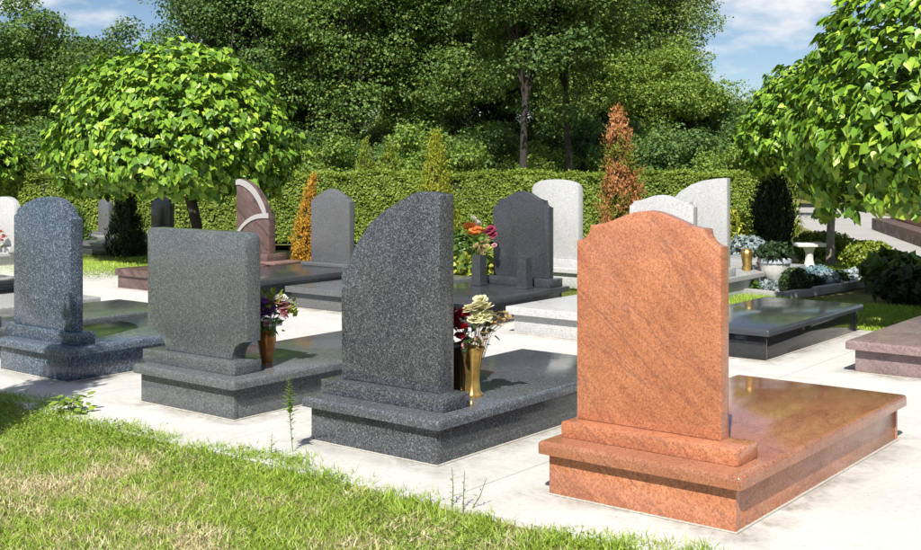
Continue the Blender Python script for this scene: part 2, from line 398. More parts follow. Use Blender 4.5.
# ------------------------------------------------------------------ ground, paving, road
bm = bmesh.new()
bmesh.ops.create_grid(bm, x_segments=24, y_segments=24, size=450)
gr = bm_obj('ground', bm, M_GROUND); gr.location = (0, 0, -.03); tag(gr, 'grassy soil spreading between and behind the graves', 'ground', kind='structure')

pav = bpy.data.objects.new('paving', None); COL.objects.link(pav); tag(pav, 'pale cast concrete paving under and between the rows of graves', 'paving', kind='structure')
XS = [-20.0, -17.0, -14.1, -11.6, -9.0, -7.15, -5.35, -3.58, -1.2, 1.4]
YS = [4.34, 7.75, 11.42]
for i in range(len(XS) - 1):
    for j in range(len(YS) - 1):
        w = .004
        bm = box_bm(XS[i] + w, XS[i + 1] - w, YS[j] + w + (0.03 * math.sin(i * 2.1) if j == 0 else 0), YS[j + 1] - w, -.12, 0, allb=.004)
        bm_obj('paving_bay', bm, M_CONC, pav)
# cross path beside the hedge and white forecourt of the back row
fore = bm_obj('path', box_bm(-16.5, -5.0, 12.9, 13.0, -.1, -.012), M_CONC)
bpy.data.objects.remove(fore)
bm = bmesh.new()
vs = [bm.verts.new(p) for p in ((-21.5, 12.75, 0), (-9.9, 21.9, 0), (-9.2, 21.0, 0), (-20.8, 11.85, 0))]
bm.faces.new(vs[::-1]); bmesh.ops.solidify(bm, geom=bm.faces[:], thickness=.08)
p = bm_obj('path', bm, M_CONC); p.location.z = -.012; tag(p, 'pale path running along the foot of the clipped hedge', 'path', kind='structure')

bm = bmesh.new()
le = [(-2.2, 14.9), (-4.9, 17.6), (-8.6, 23.6), (-14.0, 33.5), (-20, 44)]; re = [(3.4, 15.5), (-.6, 19.5), (-6.2, 25.6), (-10.6, 34.5), (-17, 45)]
va = [bm.verts.new((x, y, -.026)) for x, y in le]; vb = [bm.verts.new((x, y, -.026)) for x, y in re]
for i in range(4): bm.faces.new((va[i], vb[i], vb[i + 1], va[i + 1]))
rd = bm_obj('road', bm, M_ROAD); tag(rd, 'pale worn road climbing away behind the right hand tree', 'road', kind='structure')

# ------------------------------------------------------------------ tombs
def shouldered(w, zb, zs, zt, r, n=10):
    """headstone outline: concave notches at the shoulders and a soft ogee crest"""
    h = w / 2; L = [(-h, zb), (-h, zs - r)]
    for k in range(1, 7):
        a = math.pi / 2 * k / 6
        L.append((-h + r * math.sin(a), zs - r * math.cos(a)))
    x0 = -h + r
    for k in range(1, n + 1):
        t = k / n
        L.append((x0 * (1 - t), zs + (zt - zs) * (.5 - .5 * math.cos(math.pi * t))))
    return L + [(-x, z) for x, z in L[::-1][1:]]
def arched(w, zb, zs, zt, n=12):
    h = w / 2; L = [(-h, zb), (-h, zs)]
    for k in range(1, n):
        a = math.pi * k / n
        L.append((-h * .97 * math.cos(a), zs + .015 + (zt - zs - .015) * math.sin(a) ** .9))
    return L + [(h, zs), (h, zb)]
def tomb(name, label, x0, x1, y0, y1, mat, hp=.205, th=.063, oh=.045, mslab=None, base=None, hs=None, mhs=None, top=.022, group=None, extra=None):
    """plinth of four panels, overhanging slab, and optionally a headstone on its own base"""
    cx, cy = (x0 + x1) / 2, (y0 + y1) / 2
    r = thing(name, label, 'tomb', (cx, cy, 0), group=group)
    o = (-cx, -cy, 0); t = .032; g = .002
    mslab = mslab or mat; mhs = mhs or mat
    bm_obj('plinth_panel', box_bm(x0, x1, y0, y0 + t, 0, hp, allb=.002), mat, r, 30, o)
    bm_obj('plinth_panel', box_bm(x0, x1, y1 - t, y1, 0, hp, allb=.002), mat, r, 30, o)
    for xa, xb in ((x0 + .003, x0 + t), (x1 - t, x1 - .003)):
        bm_obj('plinth_panel', box_bm(xa, xb, y0 + t + g, y1 - t - g, 0, hp, allb=.002), mat, r, 30, o)
    bm_obj('mortar_bead', box_bm(x0 - .009, x1 + .009, y0 - .009, y1 + .009, .0, .008, allb=.003), M_MORTAR, r, None, o)
    bm_obj('slab', box_bm(x0 - oh, x1 + oh, y0 - oh, y1 + oh, hp + .001, hp + th, top=top, seg=4), mslab, r, 30, o)
    z = hp + th
    if base:
        bx0, bx1, by0, by1, bz = base
        bm_obj('headstone_base', box_bm(bx0, bx1, by0, by1, z + .0005, bz, allb=.004), mhs, r, 30, o)
    if hs:
        pts, hx, hy0, hy1 = hs
        h = bm_obj('headstone', prism_bm([(x + hx, zz) for x, zz in pts], hy0, hy1, .006), mhs, r, 25, o)
    if extra: extra(r, o)
    return r

# front row, right to left
ZB = .3455
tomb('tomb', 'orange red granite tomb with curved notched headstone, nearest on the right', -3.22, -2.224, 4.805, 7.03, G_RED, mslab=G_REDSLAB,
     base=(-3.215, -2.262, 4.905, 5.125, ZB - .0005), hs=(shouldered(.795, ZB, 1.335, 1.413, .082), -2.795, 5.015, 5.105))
dark_pts = [(-4.90, ZB), (-4.905, 1.015), (-4.835, 1.022), (-4.825, 1.075), (-4.80, 1.135), (-4.745, 1.205), (-4.665, 1.295), (-4.555, 1.370), (-4.425, 1.432),
            (-4.33, 1.474), (-4.285, 1.484), (-4.24, 1.484), (-4.19, 1.476), (-4.145, 1.470), (-4.135, 1.462), (-4.135, ZB)]
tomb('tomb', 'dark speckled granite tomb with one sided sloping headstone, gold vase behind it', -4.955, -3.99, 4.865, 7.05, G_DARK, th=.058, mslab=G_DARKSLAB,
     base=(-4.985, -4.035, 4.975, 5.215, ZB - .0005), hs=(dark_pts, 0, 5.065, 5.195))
def grey_outline():
    L = []; xl, xr, zt = -6.82, -5.775, 1.19
    for k in range(7):
        a = math.pi / 2 * k / 6; L.append((xl + .115 * math.sin(math.pi / 2 - a) * 1.6, ZB + .006 + .125 * math.sin(a) - .006 * (k == 0)))
    L[0] = (xl + .20, ZB)
    # lower left notch is concave: centre at the missing corner
    L = [(xl + .20 * math.cos(a), ZB + .13 * math.sin(a)) for a in [math.pi / 2 * k / 6 for k in range(7)]]
    L += [(xl - .004, zt - .02), (xl + .012, zt - .004), (xl + .03, zt)]
    L += [(xr - .07 + .07 * math.sin(a), zt - .07 + .07 * math.cos(a)) for a in [math.pi / 2 * k / 5 for k in range(6)]]
    L += [(xr - .15 * math.cos(a), ZB + .13 * math.sin(a)) for a in [math.pi / 2 * (1 - k / 6) for k in range(7)]]
    return L
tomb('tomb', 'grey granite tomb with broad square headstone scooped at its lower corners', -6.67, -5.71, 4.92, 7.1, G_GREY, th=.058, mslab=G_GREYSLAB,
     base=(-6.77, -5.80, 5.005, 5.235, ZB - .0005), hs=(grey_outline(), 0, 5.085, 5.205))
bp = [(-8.62, .3555), (-8.62, 1.225), (-8.585, 1.24), (-8.562, 1.285), (-8.50, 1.302), (-8.44, 1.33), (-8.37, 1.352), (-8.28, 1.373), (-8.18, 1.381), (-8.10, 1.375), (-8.02, 1.353), (-7.95, 1.318),
      (-7.905, 1.275), (-7.875, 1.232), (-7.825, 1.215), (-7.825, .3555)]
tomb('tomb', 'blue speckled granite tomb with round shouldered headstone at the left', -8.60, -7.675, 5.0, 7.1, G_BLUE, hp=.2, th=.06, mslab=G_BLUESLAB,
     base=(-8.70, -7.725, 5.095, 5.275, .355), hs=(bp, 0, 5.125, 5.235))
tomb('tomb', 'grey green tomb slab seen behind the blue headstone', -10.0, -9.05, 5.0, 7.1, G_GREY, hp=.2, th=.06,
     base=(-9.95, -9.1, 5.1, 5.3, .35), hs=(shouldered(.75, .3505, 1.2, 1.3, .07), -9.52, 5.14, 5.24))
tomb('tomb', 'light grey granite tomb whose slab end shows left of the blue headstone', -11.35, -10.4, 5.0, 7.1, G_LIGHT, hp=.2, th=.06,
     base=(-11.3, -10.45, 5.1, 5.3, .35), hs=(arched(.75, .3505, 1.1, 1.3), -10.87, 5.14, 5.24))
tomb('tomb', 'black tomb slab at the left picture edge below the white headstone', -13.6, -12.65, 5.6, 7.75, G_BLACK, hp=.2, th=.06)

# second row
tomb('tomb', 'mauve granite tomb slab cut by the right picture edge', -3.2, -2.2, 9.08, 11.3, G_PURPLE, hp=.185, th=.07, oh=.06)
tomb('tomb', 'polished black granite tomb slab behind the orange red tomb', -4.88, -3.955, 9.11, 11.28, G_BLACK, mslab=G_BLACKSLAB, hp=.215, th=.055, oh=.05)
tomb('tomb', 'pale speckled granite tomb with low white headstone behind the orange red headstone', -6.54, -5.55, 9.15, 11.3, G_WHITE, hp=.185, th=.075, oh=.06,
     base=(-6.5, -5.5, 10.95, 11.2, .36), hs=(shouldered(.76, .3605, 1.235, 1.305, .05), -5.95, 11.0, 11.1), top=.008)
tomb('tomb', 'charcoal granite tomb with notched headstone and two stone vase blocks', -8.02, -6.99, 9.15, 10.68, G_CHAR, hp=.235, th=.06, oh=.06,
     base=(-7.86, -6.98, 10.42, 10.68, .385), hs=(shouldered(.75, .3855, 1.235, 1.335, .075), -7.42, 10.5, 10.6), top=.006)
tomb('tomb', 'mid grey granite tomb slab between the two front vases', -9.68, -8.72, 9.19, 11.3, G_MID, hp=.18, th=.065, oh=.055, top=.01)
tomb('tomb', 'dark grey granite tomb with plain ogee headstone beside the golden conifer', -11.25, -10.1, 8.95, 11.2, G_CHAR, hp=.235, th=.06, oh=.06,
     base=(-11.15, -10.3, 10.75, 11.02, .345), mhs=G_MID, hs=(shouldered(.70, .3455, 1.20, 1.31, .055), -10.71, 10.85, 10.95), top=.006)
def brown_head(r, o):
    left = [(-12.72, .40), (-12.715, 1.395), (-12.69, 1.412), (-12.63, 1.418), (-12.55, 1.40), (-12.47, 1.372), (-12.38, 1.325), (-12.30, 1.265), (-12.22, 1.18), (-12.15, 1.085), (-12.10, 1.0), (-12.08, .93), (-12.08, .40)]
    h1 = bm_obj('headstone', prism_bm(left, 11.0, 11.1, .005), G_BROWN, r, 25, o)
    out = left[1:12]; inn = [(-12.715, 1.33), (-12.68, 1.335), (-12.63, 1.335), (-12.56, 1.315), (-12.49, 1.285), (-12.41, 1.24), (-12.34, 1.185), (-12.265, 1.105), (-12.205, 1.02), (-12.155, .94), (-12.135, .88)]
    bm_obj('pale_band', prism_bm(out + inn[::-1], 10.985, 10.9985, .002), M_BAND, h1)
    h1.children[0].location = Vector(o)
    right = [(-12.60, .40), (-12.60, .62), (-12.52, .70), (-12.43, .785), (-12.34, .85), (-12.24, .90), (-12.14, .932), (-12.02, .95), (-11.885, .958), (-11.88, .40)]
    h2 = bm_obj('headstone', prism_bm(right, 10.86, 10.98, .005), G_BROWN, r, 25, o)
    out = right[1:9]; inn = [(-12.56, .60), (-12.48, .675), (-12.40, .745), (-12.315, .80), (-12.225, .842), (-12.13, .87), (-12.02, .883), (-11.886, .885)]
    b = bm_obj('pale_band', prism_bm(out + inn[::-1], 10.845, 10.8585, .002), M_BAND, h2); b.location = Vector(o)
    bm_obj('headstone_base', box_bm(-12.78, -11.84, 10.78, 11.15, .272, .398, allb=.01), G_BROWN, r, 30, o)
    bm = box_bm(-12.85, -11.6, 10.7, 11.22, .262, .30, allb=.012)
    bm_obj('rough_step', bm, G_ROUGHROSE, r, 30, o)
tomb('tomb', 'rose brown granite tomb with twin sail headstone edged in pale bands', -12.97, -11.8, 9.2, 11.25, G_BROWN, hp=.17, th=.09, oh=.03, top=.012, extra=brown_head)
wl = tomb('tomb', 'white tomb with rounded headstone at the far left edge', -18.1, -17.2, 8.6, 10.9, G_WHITE, hp=.15, th=.06, base=(-17.95, -17.1, 10.1, 10.4, .30),
     hs=(arched(.72, .3005, .86, 1.10), -17.42, 10.16, 10.28))

# third row, near the hedge
tomb('tomb', 'white tomb with tall round topped headstone behind the charcoal headstone', -9.15, -8.15, 12.85, 14.9, G_WHITE, hp=.2, th=.06,
     base=(-9.1, -8.2, 12.95, 13.2, .37), hs=(arched(.74, .372, 1.30, 1.425), -8.62, 13.0, 13.12), top=.006)
sail = [(-7.02, .371), (-7.02, .93), (-6.97, 1.05), (-6.88, 1.18), (-6.77, 1.285), (-6.62, 1.375), (-6.45, 1.43), (-6.28, 1.455), (-6.16, 1.462), (-6.135, 1.46), (-6.135, .371)]
tomb('tomb', 'white tomb with sail shaped headstone and stepped slab beside the flower bed', -7.15, -6.13, 12.95, 15.3, G_WHITE, hp=.2, th=.06, mslab=G_LIGHT,
     base=(-7.1, -6.12, 12.96, 13.22, .37), hs=(sail, 0, 13.0, 13.1), top=.006,
     extra=lambda r, o: bm_obj('upper_slab', box_bm(-7.05, -6.3, 14.2, 15.2, .2605, .36, allb=.008), G_LIGHT, r, 30, o))
tomb('tomb', 'dark tomb with upright black headstone in the shade of the left tree', -18.6, -17.3, 12.1, 13.9, G_CHAR, hp=.17, th=.06, mslab=G_MID,
     base=(-18.2, -17.35, 13.35, 13.65, .30), hs=(shouldered(.56, .3005, .95, 1.02, .04), -17.62, 13.42, 13.52), mhs=G_CHAR, top=.006)
tomb('tomb', 'light grey tomb with narrow headstone behind the little speckled conifer', -19.6, -18.7, 12.0, 13.6, G_LIGHT, hp=.2, th=.07,
     base=(-19.4, -18.8, 13.1, 13.4, .33), hs=(arched(.34, .3305, .85, .95), -19.02, 13.16, 13.26), mhs=G_MID, top=.006)
def far_red(r):
    bm_obj('lower_step', box_bm(-.1, 8, -.15, 2.6, -.02, .26, allb=.01), G_FARSTEP, r, 30)
    bm_obj('upper_slab', box_bm(.1, 7.8, .25, 2.4, .2605, .42, allb=.03), petal_red_stone, r, 30)
G_FARSTEP = red_granite('dark_brown_stone', (.12, .075, .06), (.08, .05, .04), (.17, .11, .09), (.04, .03, .03), .5)
petal_red_stone = red_granite('bright_red_granite', (.42, .10, .085), (.30, .06, .05), (.5, .16, .14), (.14, .04, .04))
t = thing('tomb', 'bright red granite tomb beyond the road under the right hand tree', 'tomb', (-9.7, 29.2, 0), R(-62.9)); far_red(t)

def dirt_mat():
    t = NT('settled_dirt'); g = t.n('NewGeometry'); at = t.n('Attribute'); at.attribute_name = 'fall'
    n = t.noise(g.outputs['Position'], 3.5, 7, .7, .8); n2 = t.noise(g.outputs['Position'], 22, 5, .7)
    f = t.math('MULTIPLY', t.ramp(n, [(.40, (0, 0, 0)), (.68, (1, 1, 1))]), at.outputs['Fac'])
    f = t.math('MULTIPLY', f, t.ramp(n2, [(.3, (.25, .25, .25)), (.65, (1, 1, 1))]))
    d = t.n('BsdfDiffuse'); d.inputs[0].default_value = (.24, .21, .165, 1); tr = t.n('BsdfTransparent')
    ms = t.n('MixShader'); t.l(t.math('MULTIPLY', f, .8), ms.inputs[0]); t.l(tr.outputs[0], ms.inputs[1]); t.l(d.outputs[0], ms.inputs[2]); t.l(ms.outputs[0], t.out.inputs[0])
    return t.m
M_DIRT = dirt_mat()
for x0, x1, y0, y1 in ((-3.22, -2.224, 4.805, 7.03), (-4.955, -3.99, 4.865, 7.05), (-6.67, -5.71, 4.92, 7.1), (-8.60, -7.675, 5.0, 7.1), (-3.2, -2.2, 9.08, 11.3), (-4.88, -3.955, 9.11, 11.28), (-6.54, -5.55, 9.15, 11.3), (-9.68, -8.72, 9.19, 11.3), (-12.97, -11.8, 9.2, 11.25)):
    w = .20; V = []; fall = []
    for d, fl in ((.0, 1.0), (.05, .75), (w, 0.0)):
        V += [(x0 - d, y0 - d, .004), (x1 + d, y0 - d, .004), (x1 + d, y1 + d, .004), (x0 - d, y1 + d, .004)]; fall += [fl] * 4
    F = [(a + k, b + k, b + 4 + k, a + 4 + k) for k in (0, 4) for a, b in ((0, 1), (1, 2), (2, 3), (3, 0))]
    V = np.array(V); F = np.array([(q[1], q[0], q[3], q[2]) for q in F])
    o = arr_obj('dirt_stain', V, F, M_DIRT, pav)
    at = o.data.attributes.new('fall', 'FLOAT', 'POINT'); at.data.foreach_set('value', fall)

# small stone vase blocks on the charcoal tomb
def vase_block(loc, label, h=.33):
    r = thing('stone_vase', label, 'vase', loc)
    w = .062
    bm = bmesh.new()
    b0 = [bm.verts.new((sx * w, sy * w, 0)) for sx, sy in ((-1, -1), (1, -1), (1, 1), (-1, 1))]
    b1 = [bm.verts.new((sx * w * .88, sy * w * .88, h)) for sx, sy in ((-1, -1), (1, -1), (1, 1), (-1, 1))]
    b2 = [bm.verts.new((sx * w * .6, sy * w * .6, h)) for sx, sy in ((-1, -1), (1, -1), (1, 1), (-1, 1))]
    b3 = [bm.verts.new((sx * w * .55, sy * w * .55, h - .08)) for sx, sy in ((-1, -1), (1, -1), (1, 1), (-1, 1))]
    bm.faces.new(b0[::-1])
    for a, b in ((b0, b1), (b1, b2), (b2, b3)):
        for i in range(4): bm.faces.new((a[i], a[(i + 1) % 4], b[(i + 1) % 4], b[i]))
    bm.faces.new(b3)
    bm_obj('body', bm, G_CHAR, r)
    bm_obj('foot', box_bm(-w * 1.15, w * 1.15, -w * 1.15, w * 1.15, -.0, .02, allb=.003), G_CHAR, r, None, None)
    return r
vase_block((-7.78, 10.22, .2955), 'left of the two stone vase blocks on the charcoal tomb')
vase_block((-7.18, 10.24, .2955), 'right of the two stone vase blocks, standing before the notched headstone')

# ------------------------------------------------------------------ vases and flowers
def np_rng(seed): return np.random.default_rng(seed)
def bloom_mesh(name, mat, r, rings, seed, flat=.6):
    """a flower head of overlapping petals"""
    g = np_rng(seed); P = []; D = []; Nn = []; S = []
    for k, (cnt, tilt, sc) in enumerate(rings):
        a = np.arange(cnt) * 2 * math.pi / cnt + k * .7 + g.normal(0, .1, cnt)
        tl = tilt + g.normal(0, .12, cnt)
        d = np.stack([np.cos(a) * np.cos(tl), np.sin(a) * np.cos(tl), np.sin(tl)], 1)
        n = np.stack([-np.cos(a) * np.sin(tl), -np.sin(a) * np.sin(tl), np.cos(tl)], 1)
        P.append(d * r * .06); D.append(d); Nn.append(n); S.append(np.full(cnt, r * sc) * (1 + g.normal(0, .08, cnt)))
    T = (np.array([(0, 0, 0), (.22, .35, .04), (.34, .72, .14), (.16, 1, .10), (-.16, 1, .10), (-.34, .72, .14), (-.22, .35, .04)]),
         np.array([(0, 1, 6), (1, 2, 6), (2, 5, 6), (2, 3, 5), (3, 4, 5)]))
    V, F = leaves(np.concatenate(P), np.concatenate(D), np.concatenate(Nn), np.concatenate(S), T, 1.3)
    return arr_mesh(name, V, F, mat)
ROSE = [(9, .0, 1.0), (9, .38, .95), (8, .75, .82), (7, 1.05, .68), (5, 1.35, .5)]
DAISY = [(11, .2, 1.0), (8, .7, .6)]
def bouquet(name, label, loc, blooms, mouth, nleaf, leafm, seed, leaf_size=.07, spread=.09, hleaf=.2, stemm=None):
    """blooms: list of (mesh, x, y, z) relative to the mouth of the vase"""
    r = thing(name, label, 'bouquet', loc); g = np_rng(seed)
    parts = []
    for me, x, y, z, s in blooms:
        o = link(bpy.data.objects.new('bloom', me), r)
        o.location = (x, y, z); o.scale = (s,) * 3
        o.rotation_euler = (g.normal(.25, .3), g.normal(0, .35), g.uniform(0, 6.28))
        parts.append(tube([(x * .1, y * .1, -mouth), (x * .5, y * .5, z * .5), (x, y, z - .003)], [.0022, .002, .0016], 5))
    V, F = merge(parts); arr_obj('stems', V, F, stemm or M_STEM, r)
    P = np.stack([np.clip(g.normal(0, spread * .6, nleaf), -spread, spread), np.clip(g.normal(0, spread * .6, nleaf), -spread, spread), g.uniform(-.01, hleaf, nleaf)], 1)
    D = unit(P * np.array([1, 1, 0]) + g.normal(0, .03, (nleaf, 3)) + np.array([0, 0, .05]))
    Nn = g.normal(0, .5, (nleaf, 3)) + np.array([0, 0, .8])
    for k in range(nleaf):
        V, F = leaves(P[k:k + 1], D[k:k + 1], Nn[k:k + 1], [leaf_size * g.uniform(.7, 1.3)], LANCE, 1.7)
        arr_obj('leaf', V, F, leafm, r)
    return r
GOLDP = [(.058, 0), (.060, .012), (.045, .03), (.040, .10), (.044, .16), (.056, .225), (.068, .275), (.070, .283), (.062, .283), (.045, .2), (.03, .15)]
def vase(name, label, loc, prof, mat, flute, nf, scale=1.0, rz=0.0):
    r = thing(name, label, 'vase', loc, rz)
    bm = lathe_bm([(a * scale, z * scale) for a, z in prof], 32, flute, nf)
    bm_obj('body', bm, mat, r, 40)
    z = prof[1][1] * scale
    bm = lathe_bm([(prof[0][0] * scale * 1.06, 0), (prof[0][0] * scale * 1.06, z * .8), (prof[0][0] * scale * .9, z)], 32)
    bm_obj('foot_ring', bm, mat, r, 40)
    return r
ZS = .2635
vase('flower_vase', 'gold fluted vase on the dark speckled tomb', (-4.205, 5.46, ZS), GOLDP, M_GOLD, .05, 6, 1.03)
vase('flower_vase', 'dark bronze vase half hidden behind the gold vase', (-4.335, 5.50, ZS), GOLDP, M_BRONZE, .05, 6, 1.03, .4)
b_red = bloom_mesh('red_bloom', P_RED, .044, ROSE, 1); b_cr = bloom_mesh('cream_bloom', P_CREAM, .046, ROSE, 2); b_dry = bloom_mesh('dry_bloom', P_TAN, .022, DAISY, 3)
b_pk = bloom_mesh('pink_bloom', P_PINK, .034, ROSE, 4); b_pu = bloom_mesh('purple_bloom', P_PURPLE, .036, ROSE, 5); b_wh = bloom_mesh('white_bloom', P_WHITE, .032, ROSE, 6); b_or = bloom_mesh('orange_bloom', P_ORANGE, .05, DAISY, 7)
b_cm = bloom_mesh('crimson_bloom', P_CRIMSON, .05, ROSE, 8)
# offsets along the picture plane: right = (.786,.618), towards viewer = (.618,-.786)
def rt(a, t=0.0): return (a * .786 + t * .618, a * .618 - t * .786)
def bl(me, a, t, z, s=1.0): x, y = rt(a, t); return (me, x, y, z, s)
bouquet('flower_bouquet', 'red and cream artificial flowers with dry sprigs in the gold vase', (-4.205, 5.46, ZS + .29),
        [bl(b_red, -.095, .02, .125, 1.1), bl(b_red, -.06, .05, .115, 1.1), bl(b_red, -.085, .03, .185), bl(b_red, -.12, -.01, .20), bl(b_red, -.055, .04, .205, .9), bl(b_red, -.12, .0, .15), bl(b_red, -.075, .05, .07, .8),
         bl(b_cr, -.01, .05, .225, 1.1), bl(b_cr, .035, .05, .245, 1.1), bl(b_cr, .08, .03, .225, 1.1), bl(b_cr, .02, .06, .175, 1.1), bl(b_cr, .065, .05, .18, 1.05), bl(b_cr, .045, .0, .27), bl(b_cr, .10, .02, .19, .9), bl(b_cr, .035, .06, .135, .8),
         bl(b_dry, .13, .02, .19), bl(b_dry, .155, .03, .175), bl(b_dry, .18, .0, .16), bl(b_dry, .21, .02, .18), bl(b_dry, .14, -.02, .15), bl(b_dry, .165, .02, .205), bl(b_dry, .195, .0, .20), bl(b_dry, .12, .03, .145), bl(b_dry, .15, .02, .13), bl(b_dry, .225, .01, .165),
         bl(b_pk, -.05, .06, .02, .6), bl(b_pk, .03, .06, .06, .5), bl(b_dry, .06, .05, -.0), bl(b_dry, .05, .07, .03), bl(b_dry, .08, .05, .05), bl(b_dry, .02, .07, .0), bl(b_dry, .0, .07, .04), bl(b_dry, .07, .06, .09)],
        .2, 46, L_DARKSHRUB, 11, .06, .09, .17, M_DRYSTEM)
COPP = [(.038, 0), (.040, .008), (.046, .05), (.060, .13), (.067, .18), (.060, .215), (.050, .228), (.058, .24), (.050, .24), (.04, .2), (.03, .1)]
vase('flower_vase', 'copper coloured vase on the grey tomb', (-6.01, 5.47, ZS), COPP, M_COPPER, .03, 8, .95)
cb = bouquet('flower_bouquet', 'purple and pink flowers with pale green leaves in the copper vase', (-6.01, 5.47, ZS + .22),
        [bl(b_pu, -.06, .05, .15, 1.2), bl(b_pu, -.02, .07, .13, 1.3), bl(b_pu, -.07, .05, .10, 1.1), bl(b_pu, .0, .08, .165, 1.1), bl(b_pu, .015, .07, .10, 1.1), bl(b_pu, -.04, .07, .085, 1.1), bl(b_pu, .045, .08, .13), bl(b_pu, -.03, .06, .18), bl(b_wh, -.08, .05, .03, .9), bl(b_wh, -.075, .06, .06, .8), bl(b_wh, -.09, .05, .08, .8),
         bl(b_pk, .085, .06, .165, 1.3), bl(b_pk, .115, .05, .14, 1.2), bl(b_pk, .10, .07, .105, 1.1), bl(b_wh, .07, .07, .19, 1.0), bl(b_wh, .13, .05, .165, .9), bl(b_pk, .02, .09, .05, .7), bl(b_wh, .10, .06, .19, .9)],
        .15, 110, L_MIDSHRUB, 12, .045, .06, .16)
cb.scale = (1.22,) * 3
r = thing('leaf_spray', 'pale green leaf spray at the top of the copper vase flowers', 'foliage', (-6.01, 5.47, ZS + .29)); g = np_rng(77); r.scale = (1.25,) * 3
for k in range(110):
    a = -.09 + .25 * k / 109; x, y = rt(a + g.normal(0, .012), g.uniform(-.02, .09)); z = .14 - abs(a - .03) * .5 + g.uniform(-.07, .03)
    V, F = leaves(np.array([(x, y, z)]), np.array([(x * .5, y * .5, .1 + g.normal(0, .05))]), g.normal(0, .6, (1, 3)) + np.array([.3, -.6, .5]), [.04], LANCE, 2.2)
    arr_obj('leaf', V, F, L_BOX, r)
bouquet('flower_bouquet', 'dried tan flowers with a crimson bloom left of the charcoal headstone', (-7.78, 10.22, .60),
        [bl(b_dry, .02, .02, .10, 1.8), bl(b_dry, .08, .02, .12, 1.8), bl(b_dry, -.03, .02, .13, 1.8), bl(b_dry, .05, .0, .17, 1.8), bl(b_dry, .12, .0, .18, 1.6), bl(b_dry, .10, .03, .06, 1.5), bl(b_cm, .13, .0, .30, 1.2), bl(b_cm, .09, .0, .27), bl(b_cm, .15, .0, .25), bl(b_pk, .17, .0, .13, .9)],
        .06, 12, L_DARKSHRUB, 13, .08, .08, .12, M_DRYSTEM)
bouquet('flower_bouquet', 'orange and cream lilies standing before the golden conifer', (-9.0, 11.7, .35),
        [bl(b_or, -.05, .0, .48, 1.7), bl(b_or, .03, .0, .44, 1.7), bl(b_or, -.01, .03, .38, 1.6), bl(b_wh, .0, .0, .58, 1.6), bl(b_wh, .06, .0, .53, 1.4), bl(b_or, .10, .0, .42, 1.4)],
        .35, 40, L_MIDSHRUB, 14, .16, .16, .3)
bouquet('flower_bouquet', 'small pink and orange flowers in front of the far left white headstone', (-17.25, 9.95, .22),
        [bl(b_pk, .0, .0, .30, 1.7), bl(b_or, .06, .0, .32, 1.6), bl(b_pk, .12, .0, .24, 1.6), bl(b_or, -.06, .0, .25, 1.5), bl(b_pk, .08, .0, .18, 1.4)], .1, 14, L_MIDSHRUB, 15, .1, .12, .2)
vase('flower_vase', 'gold vase on the stepped pale slab beside the flower bed', (-6.33, 14.0, .2605), COPP, M_GOLD, .03, 8, 1.15)

# ------------------------------------------------------------------ plants
def thuja(label, loc, h, rad, mat, seed, n=5200, size=.085, belly=.25, name='conifer', cat='conifer', bare=.04, pw=.8, rag=1.0, tip=(0, 0)):
    """ragged cone of clumped upright sprays round a thin trunk"""
    g = np_rng(seed); r = thing(name, label, cat, loc); per = 16; m = n // per
    t = g.uniform(0, 1, m * 3); keep = g.uniform(0, 1, m * 3) < np.clip(1.12 - t, .14, 1); t = t[keep][:m]; m = len(t)
    a = g.uniform(0, 2 * math.pi, m)
    prof = np.where(t < belly, .6 + .4 * np.sin(np.clip(t / belly, 0, 1) * math.pi / 2), np.clip((1 - t) / (1 - belly), 0, 1) ** pw)
    lump = 1 + rag * (.12 * np.sin(a * 3 + t * 17 + seed) + .10 * np.sin(a * 5 - t * 31 + seed * 2)) + g.normal(0, .09 * rag, m)
    rr = rad * prof * lump * (1 - np.abs(g.normal(0, .10, m)))
    C = np.stack([np.cos(a) * rr + tip[0] * t ** 2, np.sin(a) * rr + tip[1] * t ** 2, bare * h + t * h * (1 - bare) - size * .6], 1)
    out = np.stack([np.cos(a), np.sin(a), np.zeros(m)], 1)
    P = np.repeat(C, per, 0); out = np.repeat(out, per, 0); N = len(P)
    off = g.normal(0, size * .55, (N, 3)) * np.array([1, 1, 1.3]); P = P + off + out * (off[:, 2:3] * .25)
    D = out * .5 + np.array([0, 0, 1.0]) + g.normal(0, .30, (N, 3)) + unit(off) * .35
    Nn = out + g.normal(0, .55, (N, 3))
    V, F = leaves(P, D, Nn, size * g.uniform(.5, 1.3, N), RHOMB, .5)
    f = arr_obj('foliage', V, F, mat, r); f['kind'] = 'stuff'
    V, F = tube([(0, 0, -.05), (tip[0] * .2, tip[1] * .2, h * .45), (tip[0] * .85, tip[1] * .85, h * .92)], [rad * .13 + .015, rad * .08 + .01, .006], 8)
    arr_obj('trunk', V, F, M_BARK, r, True)
    V, F = tube([(0, 0, bare * h + .05), (0, 0, h * .3), (tip[0] * .4, tip[1] * .4, h * .62), (tip[0] * .8, tip[1] * .8, h * .9)], [rad * .40, rad * .60, rad * .36, rad * .05], 10)
    arr_obj('inner_twigs', V, F, M_CORE, r, True)
    return r
thuja('green gold conifer cone rising above the hedge behind the dark speckled headstone', (-12.07, 14.68, 0), 2.2, .33, L_THUJAY, 1, 18000, .048)
thuja('small orange golden conifer beside the dark grey ogee headstone', (-12.72, 12.35, 0), 1.48, .17, L_THUJAO, 2, 9000, .042, rag=1.5, tip=(.10, .08))
thuja('half dead rust brown conifer behind the orange red headstone', (-9.67, 16.57, 0), 2.56, .29, L_THUJAB, 3, 15000, .058, .3, pw=.6, rag=2.3, tip=(-.06, -.05))
thuja('dark conifer cone in the shade under the left round tree', (-16.9, 12.15, 0), 1.35, .30, L_THUJA, 4, 7000, .06, .15)
